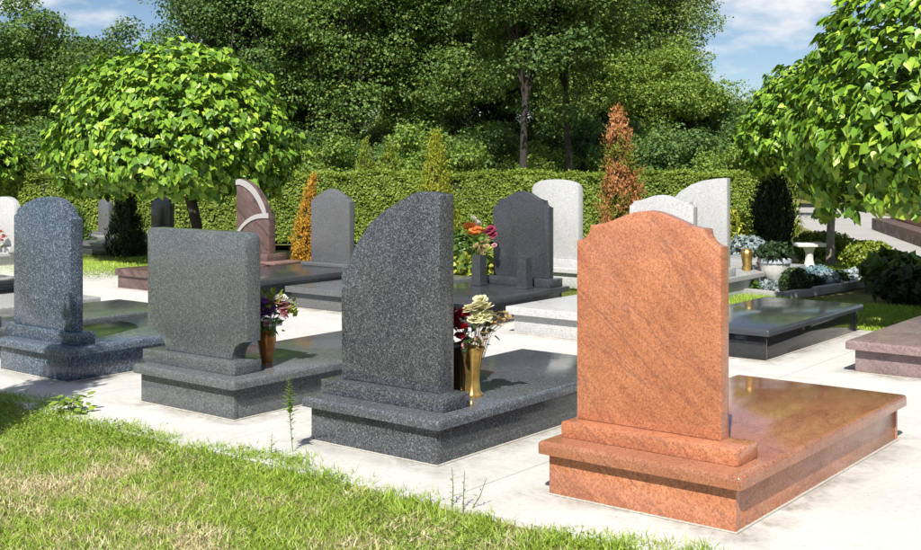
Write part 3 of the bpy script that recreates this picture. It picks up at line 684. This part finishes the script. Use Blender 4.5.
thuja('small bushy conifer just right of the blue headstone', (-18.75, 12.4, 0), .85, .17, L_MIDSHRUB, 5, 1800, .08, .4)
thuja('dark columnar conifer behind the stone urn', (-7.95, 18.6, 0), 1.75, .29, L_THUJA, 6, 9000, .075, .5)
thuja('slender conifer at the lawn edge, outside the picture on the left', (-6.62, 2.55, 0), 3.75, .46, L_THUJA, 8, 12000, .09, .3)
thuja('left of two yellow green conifers peeping over the hedge', (-20.5, 22.05, 0), 2.3, .26, L_THUJAG, 9, 6000, .075)
thuja('right of two yellow green conifers peeping over the hedge', (-20.0, 22.45, 0), 2.15, .36, L_THUJAG, 10, 7000, .075)
for k, (px_, py_, lab) in enumerate(((-11.9, 21.6, 'little dark conifer tip above the hedge left of the rust brown conifer'), (-14.6, 19.5, 'little dark conifer tip above the hedge right of the charcoal headstone'), (-9.6, 23.2, 'little green conifer tip above the hedge near its right end'))):
    thuja(lab, (px_, py_, 0), 1.62 + .06 * k, .22, L_THUJAG if k else L_MIDSHRUB, 20 + k, 1100, .1)

def shrub(name, label, loc, rx, ry, rz, mat, seed, n, size, cat='shrub', tmpl=RHOMB, wid=1.0, upright=.5, lump=.18, zc=None, core=True):
    g = np_rng(seed); r = thing(name, label, cat, loc); zc = rz * .85 if zc is None else zc
    u = unit(g.normal(0, 1, (n, 3))); u[:, 2] = np.where(u[:, 2] < -.75, -u[:, 2], u[:, 2])
    a = np.arctan2(u[:, 1], u[:, 0])
    f = 1 + lump * np.sin(a * 4 + seed) * np.cos(u[:, 2] * 5 + seed) + lump * .6 * np.sin(a * 9 + u[:, 2] * 8)
    rr = f * (1 - np.abs(g.normal(0, .17, n)))
    P = u * rr[:, None] * np.array([rx, ry, rz]) + np.array([0, 0, zc]); P[:, 2] = np.maximum(P[:, 2], .015)
    D = u * (1 - upright) + np.array([0, 0, upright]) + g.normal(0, .45, (n, 3)); Nn = u + g.normal(0, .6, (n, 3)) + np.array([0, 0, .3])
    V, F = leaves(P, D, Nn, size * g.uniform(.6, 1.3, n), tmpl, wid)
    o = arr_obj('foliage', V, F, mat, r); o['kind'] = 'stuff'
    if core:
        bm = bmesh.new(); bmesh.ops.create_icosphere(bm, subdivisions=2, radius=1)
        for v in bm.verts: v.co = Vector((v.co.x * rx * .62, v.co.y * ry * .62, max(v.co.z * rz * .62 + zc, 0)))
        bm_obj('inner_twigs', bm, M_CORE, r, 60)
    parts = [tube([(0, 0, -.03), (rx * .2 * math.cos(k * 2.1), ry * .2 * math.sin(k * 2.1), zc), (rx * .5 * math.cos(k * 2.1), ry * .5 * math.sin(k * 2.1), zc + rz * .5)], [.012, .009, .004], 5) for k in range(4)]
    V, F = merge(parts); arr_obj('stems', V, F, M_BARK, r)
    return r
shrub('ball_shrub', 'dark clipped ball shrub in front of the stone urn', (-5.68, 14.0, .0), .19, .19, .175, L_BALL, 31, 5200, .032, lump=.04)
shrub('box_hedge', 'low yellow green box hedge right of the thin tree trunk', (-6.05, 17.75, 0), .42, .34, .24, L_BOX, 32, 4200, .05, lump=.07)
shrub('box_hedge', 'low box hedge behind the stone table and the thin trunk', (-7.1, 18.7, 0), .6, .26, .27, L_BOX, 33, 4200, .05, lump=.07)
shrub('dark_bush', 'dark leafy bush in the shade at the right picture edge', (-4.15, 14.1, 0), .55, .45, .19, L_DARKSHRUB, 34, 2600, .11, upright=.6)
shrub('leafy_bush', 'mid green broad leaved bush right of the blue grey plants', (-4.85, 15.2, 0), .36, .32, .24, L_MIDSHRUB, 35, 900, .13, tmpl=HEART)
shrub('blue_spruce', 'little powder blue dwarf spruce on white gravel', (-6.0, 15.55, .03), .18, .18, .10, L_BLUE, 36, 1100, .05)
shrub('flowering_plant', 'silvery leaved plant behind the gold vase', (-7.85, 17.4, 0), .33, .33, .24, L_SILVER, 37, 1300, .08)
shrub('flowering_plant', 'yellow leaved lily clump right of the sail shaped headstone', (-8.55, 18.1, 0), .34, .34, .42, L_YELLOW, 38, 700, .24, tmpl=LANCE, wid=.9, upright=.65)
shrub('yellow_shrub', 'low yellow green shrub left of the charcoal tomb', (-9.15, 12.2, 0), .45, .4, .26, L_YELLOW, 39, 2000, .075)
shrub('green_shrub', 'mid green shrub under the orange lilies', (-9.75, 12.5, 0), .42, .4, .36, L_MIDSHRUB, 40, 2200, .08)
for k in range(7):
    a = k / 6
    shrub('edging_plant', ['first', 'second', 'third', 'fourth', 'fifth', 'sixth', 'seventh'][k] + ' blue grey edging plant along the flower bed kerb, counted from the ball shrub',
          (-5.66 + .20 * a, 14.50 + 1.30 * a, .03), .12, .12, .085, L_SILVER if k % 3 else L_DARKSHRUB, 50 + k, 420, .06, 'plant', core=False)
for k in range(4):
    shrub('edging_plant', ['first', 'second', 'third', 'fourth'][k] + ' pale tuft left of the stone urn, counted from the gold vase', (-6.12 + .05 * k, 13.72 + .1 * k, .03), .07, .07, .06, L_SILVER if k != 0 else L_MIDSHRUB, 60 + k, 200, .05, 'plant', core=False)

# flower bed with kerb, gravel, urn
kb = thing('flower_bed', 'kerbed flower bed of white gravel with urn and blue grey plants', 'flower bed', (-5.75, 14.6, 0))
o = (5.75, -14.6, 0)
def kerb(x0, y0, x1, y1, w=.05):
    d = Vector((x1 - x0, y1 - y0, 0)); L = d.length
    b = bm_obj('kerb_stone', box_bm(0, L - .004, -w, w, -.02, .085, allb=.008), M_KERB, kb, 30)
    b.location = Vector((x0, y0, 0)) + Vector(o); b.rotation_euler = (0, 0, math.atan2(d.y, d.x))
kerb(-6.15, 13.52, -5.62, 13.40)
for i in range(3): kerb(-5.60 + .09 * i, 13.46 + .80 * i, -5.51 + .09 * i, 14.26 + .80 * i)
bm = bmesh.new(); vs = [bm.verts.new((x + o[0], y + o[1], .03)) for x, y in ((-6.14, 13.56), (-5.62, 13.46), (-5.36, 15.85), (-6.1, 15.95))]; bm.faces.new(vs)
gv = bm_obj('gravel', bm, M_GRAVEL, kb); gv['kind'] = 'stuff'
URN = [(.11, 0), (.115, .02), (.09, .04), (.075, .07), (.10, .11), (.15, .18), (.18, .26), (.185, .32), (.19, .335), (.20, .34), (.20, .40), (.19, .41), (.16, .405), (.15, .36)]
u = thing('stone_urn', 'pale blue grey stone urn in the flower bed', 'urn', (-6.0, 14.12, .03))
bm_obj('bowl', lathe_bm(URN[2:], 32, .02, 10), M_STONEWHITE, u, 40); bm_obj('foot', lathe_bm(URN[:3], 32), M_STONEWHITE, u, 40)
bm_obj('rim_band', lathe_bm([(.196, .335), (.206, .345), (.206, .395), (.196, .405)], 32, .015, 14), simple('blue_grey_stone', (.42, .46, .52), .6), u, 40)
shrub('urn_plant', 'dark spreading plant growing in the stone urn', (-6.0, 14.12, .42), .21, .21, .12, L_DARKSHRUB, 70, 1100, .065, 'plant', zc=.06)
bt = thing('stone_table', 'white stone pedestal table by the thin tree trunk', 'table', (-6.92, 17.6, 0), R(38.2))
bm_obj('top', box_bm(-.22, .22, -.16, .16, .34, .40, allb=.01), M_STONEWHITE, bt, 30)
bm_obj('pedestal', lathe_bm([(.105, 0), (.105, .03), (.08, .06), (.062, .14), (.062, .24), (.09, .3), (.11, .3395)], 8), M_STONEWHITE, bt, 30)

# clipped hedge
def hedge(label, x0, y0, x1, y1, h, w, n, seed, size=.075):
    d = Vector((x1 - x0, y1 - y0, 0)); L = d.length; r = thing('hedge', label, 'hedge', (x0, y0, 0), math.atan2(d.y, d.x))
    g = np_rng(seed)
    k = g.uniform(0, 1, n); x = g.uniform(0, L, n)
    fr = k < .62
    y = np.where(fr, 0, g.uniform(0, w, n)); z = np.where(fr, g.uniform(.02, h, n), h)
    wav = .045 * np.sin(x * 2.3) + .03 * np.sin(x * 5.9 + 1) + .03 * np.sin(x * 11 + z * 9)
    y = y - np.where(fr, wav + np.abs(g.normal(0, .05, n)) * -1 - .0, 0); z = z + np.where(fr, 0, wav * .7 + g.normal(0, .035, n) + .02)
    out = np.where(fr[:, None], np.array([0, -1, .35]), np.array([0, -.1, 1.0]))
    P = np.stack([x, y, z], 1); Nn = out + g.normal(0, .55, (n, 3)); D = g.normal(0, 1, (n, 3)) + np.array([0, -.3, .5])
    V, F = leaves(P, D, Nn, size * g.uniform(.6, 1.3, n), RHOMB, 1.15)
    o = arr_obj('foliage', V, F, L_HEDGE, r); o['kind'] = 'stuff'
    bm_obj('inner_twigs', box_bm(.02, L - .02, .10, w - .1, 0, h - .06, allb=.05), M_CORE, r, 40)
    return r
hedge('long clipped green hedge closing off the cemetery behind all graves', -22.9, 12.3, -9.75, 22.62, 1.37, .9, 150000, 81, .048)

# ------------------------------------------------------------------ catalpa trees with large heart shaped leaves
heart_meshes = []
for k in range(4):
    T = HEART_V.copy(); T[:, 2] *= (.7 + .35 * k); T[:, 0] *= (.92 + .05 * k)
    heart_meshes.append(arr_mesh('leaf', T, HEART_F, L_CATALPA, True))
def catalpa(label, loc, cx, cy, cz, rad, rtop, rbot, trunk_top, nshoot, size, seed, parts=300, trunk_r=.09, mat=M_BARK, flat=1.0):
    """globe catalpa: shoots over a dome, leaves in whorls round each shoot, hanging like shingles"""
    g = np_rng(seed); r = thing('catalpa_tree', label, 'tree', loc)
    c = np.array([cx - loc[0], cy - loc[1], cz])
    m = nshoot; ga = math.pi * (3 - math.sqrt(5)); i = np.arange(m) + .5
    zz = 1 - i / m * 1.62
    a = ga * i + g.normal(0, .12, m); tiers = 1.0 / (size * 1.25 / rtop); zz = np.clip((np.round(zz * tiers) + g.normal(0, .13, m)) / tiers, -.66, 1)
    s = np.sqrt(np.clip(1 - zz * zz, 0, 1)); U = np.stack([np.cos(a) * s, np.sin(a) * s, zz], 1)
    bul = 1 + .03 * np.sin(a * 3 + seed) + .03 * np.sin(zz * 9 + a * 2) + g.normal(0, .032, m)
    def place(U, f):
        sc = np.where(U[:, 2:3] > 0, np.array([[rad, rad, rtop]]), np.array([[rad, rad, rbot]]))
        return U * sc * f[:, None] + c
    C = place(U, bul)
    k = 8
    P = np.repeat(C, k, 0); UU = np.repeat(U, k, 0); N = len(P)
    t1 = unit(np.cross(UU, np.array([0, 0, 1.0]) + 1e-3)); t2 = np.cross(UU, t1)
    an = np.tile(np.arange(k) * 2.4, m) + np.repeat(g.uniform(0, 6.28, m), k)
    sp = size * g.uniform(.2, .85, N)
    tan = np.cos(an)[:, None] * t1 + np.sin(an)[:, None] * t2
    P = P + tan * sp[:, None] * np.array([1, 1, .55]) - UU * (np.abs(g.normal(0, .5, N)) * size)[:, None] + np.array([0, 0, .02])
    upn = np.clip((UU[:, 2:3] + .55) / .8, 0, 1)
    Nn = UU * (.75 - .05 * upn) + np.array([0, 0, 1.0]) * (.22 + .18 * upn) + tan * .22 + g.normal(0, .30, (N, 3))
    D = UU * np.array([.9, .9, 0]) + tan * .45 + np.array([0, 0, -1.0]) * (.8 - .2 * upn) + g.normal(0, .36, (N, 3))
    S = size * g.uniform(.62, 1.18, N)
    # inner leaves, sparser
    ni = int(N * .8); ui = unit(g.normal(0, 1, (ni, 3))); ui[:, 2] = np.clip(ui[:, 2], -.6, 1)
    Pi = place(ui, g.uniform(.45, .92, ni)); Ni = ui * .2 + np.array([0, 0, .9]) + g.normal(0, .35, (ni, 3)); Di = ui + np.array([0, 0, -.5]) + g.normal(0, .4, (ni, 3))
    # which leaves show largest: outer, on the viewer's side
    toc = unit(np.array([-loc[0], -loc[1], 1.65]) - P)
    tocc = unit(np.array([[-loc[0] - c[0], -loc[1] - c[1], 1.65 - c[2]]]))
    score = (UU @ tocc[0]) * .6 + np.abs(np.sum(unit(Nn) * toc, 1)) * .35 + S / size * .3 + g.uniform(0, .35, N)
    # leave out those outside the picture
    wx = P[:, 0] + loc[0]; wy = P[:, 1] + loc[1]; dz = -math.sin(YAW) * wx + math.cos(YAW) * wy; dx = math.cos(YAW) * wx + math.sin(YAW) * wy
    px = 460.5 + 1160 * dx / dz; py = 162.5 + 1160 * (1.65 - P[:, 2]) / dz
    score = np.where((px > 0) & (px < 921) & (py > 0), score, -9)
    idx = np.argsort(-score)[:parts]; sel = np.zeros(N, bool); sel[idx] = True
    V, F = merge([leaves(P[~sel], D[~sel], Nn[~sel], S[~sel], HEART), leaves(Pi, Di, Ni, size * g.uniform(.6, 1.1, ni), HEART)])
    o = arr_obj('foliage', V, F, L_CATALPA, r, True); o['kind'] = 'stuff'
    M = frames(D[idx], Nn[idx])
    for j, q in enumerate(idx):
        lf = link(bpy.data.objects.new('leaf', heart_meshes[j % 4]), r)
        A = Matrix(M[j].T.tolist()).to_4x4()
        lf.matrix_local = Matrix.Translation(Vector(P[q])) @ A @ Matrix.Scale(float(S[q]), 4)
    V, F = tube([(0, 0, -.05), (.01, .01, trunk_top * .4), (c[0] * .6, c[1] * .6, trunk_top)], [trunk_r * 1.25, trunk_r, trunk_r * 1.05], 12)
    arr_obj('trunk', V, F, mat, r, True)
    parts_ = []
    for k in range(11):
        aa = k * 2.4; e = place(np.array([[math.cos(aa) * .8, math.sin(aa) * .8, .15 + .5 * ((k * 7) % 11) / 11]]), np.array([.93]))[0]
        s0 = np.array([c[0] * .6, c[1] * .6, trunk_top - .06]); mid = s0 * .5 + e * .5 + np.array([0, 0, .18])
        parts_.append(tube([s0, mid, e], [trunk_r * .5, trunk_r * .3, .012], 7))
    V, F = merge(parts_); arr_obj('limbs', V, F, mat, r, True)
    return r
catalpa('round headed tree with large heart shaped leaves standing at the left', (-15.40, 12.45, 0), -15.62, 12.22, 1.80, 2.0, 1.80, 1.12, 1.5, 1080, .116, 91)
catalpa('big leaved tree whose crown fills the upper right corner', (-2.85, 12.3, 0), -2.96, 12.22, 2.0, 1.86, 1.72, 1.4, 1.5, 1350, .102, 92)
catalpa('thin trunked heart leaved tree beside the stone table at the right', (-6.80, 18.15, 0), -6.60, 17.9, 1.95, 1.45, 1.35, .8, 1.5, 800, .10, 93, trunk_r=.062, mat=M_BARKPALE)
catalpa('round headed tree cut by the far left picture edge', (-22.6, 12.75, 0), -22.75, 12.65, 1.55, 1.02, .93, .6, 1.3, 400, .105, 94, parts=120)

# ------------------------------------------------------------------ wood behind the hedge
def oak_meshes(seed, h, cr, base, nblob, nleaf, mat, trunk_r, size=.10, lean=.0, open_=.0):
    g = np_rng(seed); blobs = []
    zc = (h + base) / 2; rz = (h - base) / 2
    for k in range(nblob):
        u = unit(g.normal(0, 1, 3)); f = g.uniform(.45, .92) if k > nblob * .25 else g.uniform(.2, .6)
        p = np.array([u[0] * cr * f, u[1] * cr * f, zc + u[2] * rz * f]); p[0] += lean * (p[2] / h) * cr
        blobs.append((p, g.uniform(.42, .95) * (cr / 3.4)))
    Ps, Ds, Ns, Ss = [], [], [], []
    for p, b in blobs:
        n = int(nleaf * (b / (cr / 3.4)) ** 2 * g.uniform(.7, 1.15)); u = unit(g.normal(0, 1, (n, 3)))
        lum = 1 + .25 * np.sin(u[:, 0] * 5 + p[0] * 3) * np.sin(u[:, 1] * 5 + p[1] * 3) + .2 * np.sin(u[:, 2] * 7 + p[2])
        rr = b * lum * (1 - np.abs(g.normal(0, .24, n)))
        P = p + u * rr[:, None] * np.array([1.15, 1.15, .78])
        Ps.append(P); Ns.append(u * .6 + np.array([0, 0, .55]) + g.normal(0, .5, (n, 3))); Ds.append(u + g.normal(0, .7, (n, 3)) + np.array([0, 0, -.25])); Ss.append(size * g.uniform(.55, 1.25, n))
    V, F = leaves(np.concatenate(Ps), np.concatenate(Ds), np.concatenate(Ns), np.concatenate(Ss), RHOMB, 1.1)
    crown = arr_mesh('crown', V, F, mat)
    bend = g.normal(0, .25, 4)
    path = [np.array([0, 0, -.1]), np.array([bend[0] * .4, bend[1] * .4, base * .5]), np.array([bend[2] + lean * .3, bend[1], base * 1.1]), np.array([bend[2] * .6 + lean * cr * .6, bend[3] * .6, zc + rz * .45])]
    parts = [tube(path, [trunk_r * 1.35, trunk_r, trunk_r * .8, trunk_r * .25], 9)]
    for p, b in blobs[::2]:
        s = path[2] + (path[3] - path[2]) * g.uniform(0, .8); m = (s + p) / 2 + np.array([0, 0, -.15 * cr * .3])
        parts.append(tube([s, m, p], [trunk_r * .35, trunk_r * .22, .02], 6))
    V, F = merge(parts); trunk = arr_mesh('trunk', V, F, M_BARK, True)
    return trunk, crown
PROTO = [oak_meshes(201, 13.5, 3.4, 1.0, 150, 1150, L_OAKS[0], .24), oak_meshes(202, 13.0, 3.2, .9, 145, 1150, L_OAKS[1], .22, lean=.25), oak_meshes(203, 12.5, 3.0, 2.6, 105, 1080, L_OAKS[2], .20, lean=-.2),
         oak_meshes(204, 7.4, 2.6, 1.0, 92, 1050, L_OAKS[1], .16), oak_meshes(205, 7.2, 2.7, .9, 96, 1050, L_OAKS[0], .15), oak_meshes(206, 2.9, 1.7, .1, 50, 700, L_OAKS[1], .05, .10), oak_meshes(207, 3.2, 1.9, .1, 54, 700, L_OAKS[0], .05, .10), oak_meshes(208, 12.0, 3.0, 2.8, 105, 1050, L_OAKS[1], .115, lean=.2)]
def cam_xy(px, Z):
    x = (px - 460.5) / 1160 * Z
    return x * math.cos(YAW) - Z * math.sin(YAW), x * math.sin(YAW) + Z * math.cos(YAW)
TREES = [  # proto, image column, distance, scale, label
    (4, 15, 40, 1.08, 'dark leafy tree in the wood at the far left edge'), (3, 62, 44, 1.06, 'dark tree left of the blue sky gap above the left round tree'), (4, 118, 46, 1.02, 'lower tree directly behind the left round tree'), (3, 168, 48, .98, 'paler tree below the blue sky gap at upper left'),
    (0, 232, 41, 1.0, 'tall dark oak just right of the upper left sky gap'), (1, 292, 44, 1.0, 'tall oak behind the twin sail headstone'), (0, 352, 40, 1.02, 'tall oak above the two yellow green conifers'), (2, 405, 46, 1.06, 'tall open oak left of the golden conifer tip'),
    (1, 452, 40, 1.0, 'tall oak directly behind the golden conifer'), (0, 503, 45, 1.02, 'tall oak behind the charcoal headstone'), (7, 524, 33, 1.0, 'oak with thick bare curved trunk above the hedge'), (1, 588, 43, .98, 'broad oak left of the rust brown conifer'),
    (2, 640, 47, 1.0, 'thin topped tree at the edge of the cloudy sky'), (3, 665, 41, .92, 'middle sized tree right of the rust brown conifer'), (4, 712, 50, .74, 'low tree below the white cloud'), (3, 752, 50, .70, 'low tree between the cloud and the right big leaved crown'),
    (4, 800, 54, .8, 'tree hidden behind the right big leaved crown'), (3, 870, 56, .85, 'tree behind the upper right crown'), (0, 320, 54, 1.1, 'tall oak deep in the wood behind the dark grey headstone'), (1, 430, 56, 1.1, 'tall oak deep in the wood above the dark speckled headstone'), (0, 560, 56, 1.08, 'tall oak deep in the wood left of the rust brown tip'), (1, 190, 58, .62, 'small distant tree closing the gap over the left round tree'),
    (7, 572, 34, .95, 'oak with slim bare trunk left of the rust brown conifer'),
    (3, 925, 58, .9, 'tree behind the upper right crown near the picture edge'), (4, 985, 56, .9, 'tree just outside the right picture edge'), (4, 300, 62, .8, 'low tree closing the wood behind the ogee headstone'), (3, 395, 64, .8, 'low tree closing the wood left of the golden tip'), (4, 500, 62, .8, 'low tree closing the wood behind the charcoal headstone'), (3, 610, 64, .8, 'low tree closing the wood behind the rust brown tip'), (4, 690, 62, .75, 'low tree closing the wood under the cloud'), (3, 240, 62, .8, 'low tree closing the wood behind the left crown'),
    (4, 350, 60, .7, 'low tree in the gap above the two yellow conifers'), (4, 450, 60, .7, 'low tree in the gap behind the golden conifer'), (3, 560, 60, .72, 'low tree in the gap behind the thick curved trunk'),
    (0, 262, 52, 1.0, 'tall oak deep in the wood at left of centre'), (2, 615, 55, 1.05, 'open crowned oak deep in the wood at right of centre')]
side = ['left', 'right']
for k, (pr, px, Z, sc, lab) in enumerate(TREES):
    x, y = cam_xy(px, Z); r = thing('oak_tree', lab, 'tree', (x, y, 0), k * 1.9 % 6.28, group='trees of the wood behind the hedge')
    r.scale = (sc, sc, sc)
    link(bpy.data.objects.new('trunk', PROTO[pr][0]), r); c = link(bpy.data.objects.new('crown', PROTO[pr][1]), r); c['kind'] = 'stuff'
und = [(-10, 32), (55, 34), (110, 31), (165, 35), (225, 33), (275, 36), (330, 33.5), (385, 37), (430, 34), (480, 36), (540, 35), (590, 38), (640, 34), (690, 33), (735, 31), (770, 37), (815, 44), (300, 46), (420, 48), (520, 47), (610, 47), (200, 46), (470, 42), (570, 43), (340, 43), (700, 42)]
names = ['the far left edge', 'the far left round tree', 'the blue headstone', 'the left round tree', 'the twin sail headstone', 'the orange conifer', 'the ogee headstone', 'the two yellow conifers', 'the golden conifer', 'the lilies', 'the charcoal headstone', 'the white arched headstone', 'the rust brown conifer', 'the low white headstone', 'the hedge end', 'the dark columnar conifer', 'the thin trunked tree',
         'the deep shade left of centre', 'the deep shade at the golden tip', 'the thick curved trunk', 'the wood at the rust brown tip', 'the wood over the left crown edge', 'the wood right of the golden tip', 'the wood left of the rust brown tip', 'the wood over the ogee headstone', 'the wood under the low skyline tree']
for k, (px, Z) in enumerate(und):
    x, y = cam_xy(px, Z); sc = (.78 + .3 * ((k * 5) % 7) / 7) * (1 if Z < 40 else 1.25)
    r = thing('woodland_bush', 'bushy undergrowth behind the hedge above ' + names[k], 'bush', (x, y, 0), k * 2.3 % 6.28, group='undergrowth bushes behind the hedge'); r.scale = (sc,) * 3
    pr = PROTO[5 + k % 2]
    link(bpy.data.objects.new('stems', pr[0]), r); c = link(bpy.data.objects.new('crown', pr[1]), r); c['kind'] = 'stuff'
# ------------------------------------------------------------------ grass and weeds
def blades(name, label, P, hgt, wid, mat, seed, lean=.5):
    g = np_rng(seed); n = len(P); a = g.uniform(0, 2 * math.pi, n); h = hgt * g.uniform(.45, 1.25, n); w = wid * g.uniform(.7, 1.3, n)
    la = g.uniform(0, 2 * math.pi, n); ln = h * np.abs(g.normal(0, lean, n))
    sx = np.stack([np.cos(a), np.sin(a), np.zeros(n)], 1) * w[:, None] * .5; ld = np.stack([np.cos(la), np.sin(la), np.zeros(n)], 1) * ln[:, None]
    up = np.array([0, 0, 1.0]) * h[:, None]
    V = np.stack([P - sx, P + sx, P + sx * .8 + ld * .35 + up * .55, P - sx * .8 + ld * .35 + up * .55, P + ld + up], 1).reshape(-1, 3)
    F = (np.array([(0, 1, 2), (0, 2, 3), (3, 2, 4)])[None] + (np.arange(n) * 5)[:, None, None]).reshape(-1, 3)
    o = arr_obj(name, V, F, mat); tag(o, label, 'grass', kind='stuff'); return o
g = np_rng(300)
def edge_y(x): return 4.36 + .05 * np.sin(x * 2.3) + .06 * np.sin(x * 5.1 + 1) + .03 * np.sin(x * 13) - .10 * np.exp(-((x + 3.45) / .5) ** 2) + .08 * np.exp(-((x + 6.9) / .4) ** 2)
N = 230000
X = g.uniform(-9.2, -1.2, N); Y = g.uniform(1.6, 4.7, N)
dz = -math.sin(YAW) * X + math.cos(YAW) * Y; dx = math.cos(YAW) * X + math.sin(YAW) * Y
ok = (Y < edge_y(X) + g.normal(0, .03, N)) & (dz > 4.2) & (np.abs(dx / dz) < .52)
# thin, clumpy cover
cl = np.sin(X * 9 + np.sin(Y * 7) * 2) * np.sin(Y * 11 + np.sin(X * 5)) + g.normal(0, .8, N)
ok &= (cl > -.75)
P = np.stack([X[ok], Y[ok], np.full(ok.sum(), -.03)], 1)
blades('grass', 'patchy green and straw coloured lawn in the foreground', P, .038, .0055, M_GRASS, 301, 1.2)
# longer, greener tufts along the verge, creeping over the paving edge
n = 16000; X = g.uniform(-9.2, -1.2, n); Y = edge_y(X) + g.normal(.0, .075, n) - .02
tuft = np.sin(X * 13) * np.sin(X * 31 + 2) + g.normal(0, .5, n) > -.35
P = np.stack([X, Y, np.full(n, -.02)], 1)[tuft]
blades('verge_grass', 'longer green grass tufts creeping over the paving edge', P, .052, .0058, M_GRASS, 302, 1.0)
# small broad leaves among the grass, mostly along the verge
N = 90000; X = g.uniform(-9.2, -1.2, N); Y = g.uniform(2.0, 4.5, N)
d = edge_y(X) - Y; cl = np.sin(X * 4 + np.sin(Y * 3) * 2) * np.sin(Y * 6 + np.sin(X * 3))
ok2 = (d > -.04) & (g.uniform(0, 1, N) < np.clip(.85 - d * 1.1, .10, .85)) & (cl + g.normal(0, .3, N) > .05)
P = np.stack([X[ok2], Y[ok2], g.uniform(-.015, .035, ok2.sum())], 1); n = len(P)
V, F = leaves(P, g.normal(0, 1, (n, 3)) * np.array([1, 1, .5]), g.normal(0, .5, (n, 3)) + np.array([0, 0, 1]), g.uniform(.010, .026, n), RHOMB, .75)
tag(arr_obj('clover', V, F, L_WEED), 'small broad leaved weeds along the lawn edge by the paving', 'ground cover', kind='stuff')
def patch(label, x0, x1, y0, y1, n, seed, h=.05, w=.012):
    g = np_rng(seed); P = np.stack([g.uniform(x0, x1, n), g.uniform(y0, y1, n), np.full(n, -.03)], 1); return blades('grass', label, P, h, w, M_GRASS2, seed, .6)
patch('grass strip between the rows behind the black and mauve slabs', -6.2, -2.6, 11.45, 13.4, 16000, 310, .07, .011)
patch('grass under the left round tree', -20.5, -13.1, 9.3, 12.6, 30000, 311, .075, .016)
patch('grass behind the middle graves before the hedge', -13, -7.2, 11.45, 12.9, 14000, 312, .07, .014)
patch('grass around the thin trunked tree', -7.3, -4.9, 15.9, 18.6, 9000, 313, .07, .016)

def weed(label, loc, h, nleaf, size, seed, lean=(0, 0), mat=L_WEED, fl=0.0):
    g = np_rng(seed); r = thing('weed', label, 'weed', loc)
    tip = np.array([lean[0], lean[1], h]); V, F = tube([(0, 0, 0), tuple(tip * .5 + g.normal(0, .006, 3)), tuple(tip)], [.003, .0025, .0012], 5); arr_obj('stem', V, F, M_STEM, r)
    for k in range(nleaf):
        t = .12 + .86 * (k / nleaf) ** (1 - .45 * fl); p = tip * t; a = k * 2.4 + g.normal(0, .2)
        sz = size * (.6 + .5 * math.sin(min(1, t * 1.1) * math.pi)) * g.uniform(.8, 1.2) * (1.0 if not fl else (.55 if t < .5 else 1.0 * (1.25 - t) / .6))
        V, F = leaves(np.array([p]), np.array([(math.cos(a), math.sin(a), .55 + .5 * t)]), np.array([(-math.cos(a) * .4, -math.sin(a) * .4, 1)]), [sz], LANCE, 1.1); arr_obj('leaf', V, F, mat, r)
    return r
def gxy(px, py):
    Z = 1160 * 1.65 / (py - 162.5); return cam_xy(px, Z)
weed('tall leafy weed in front of the gap between grey and dark speckled tombs', (*gxy(293, 452), -.02), .45, 90, .055, 401, (-.04, .0), fl=1.0)
weed('short leafy weed left of the tall weed', (*gxy(272, 455), -.02), .14, 14, .035, 402)
weed('left of three thin seeding weeds before the dark speckled tomb', (*gxy(452, 505), -.02), .20, 14, .025, 403)
weed('middle of three thin seeding weeds before the dark speckled tomb', (*gxy(463, 508), -.02), .20, 14, .025, 404, (.01, .0))
weed('right leaning one of three thin seeding weeds', (*gxy(470, 508), -.02), .16, 10, .022, 405, (.06, .05))
weed('tiny weed by the verge left of the seeding weeds', (*gxy(430, 502), -.02), .07, 6, .02, 406)
weed('tiny weed at the verge below the orange red tomb', (*gxy(600, 545), -.02), .07, 7, .02, 407)
r = thing('weed_clump', 'bright broad leaved weed clump below the blue tomb corner', 'weed', (*gxy(72, 413), -.02)); g = np_rng(410)
for k in range(60):
    a = g.uniform(0, 6.28); d = np.array([math.cos(a), math.sin(a), g.uniform(.1, .8)]); p = np.array([math.cos(a), math.sin(a), 0]) * g.uniform(.0, .10) + np.array([0, 0, g.uniform(.03, .14)])
    V, F = leaves(p[None], d[None], np.array([(g.normal(0, .3), g.normal(0, .3), 1)]), [g.uniform(.045, .085)], LANCE, 1.9); arr_obj('leaf', V, F, L_WEED, r)
parts = [tube([(0, 0, 0), (.05 * math.cos(k), .05 * math.sin(k), .12)], [.004, .002], 5) for k in range(8)]
V, F = merge(parts); arr_obj('stems', V, F, M_STEM, r)
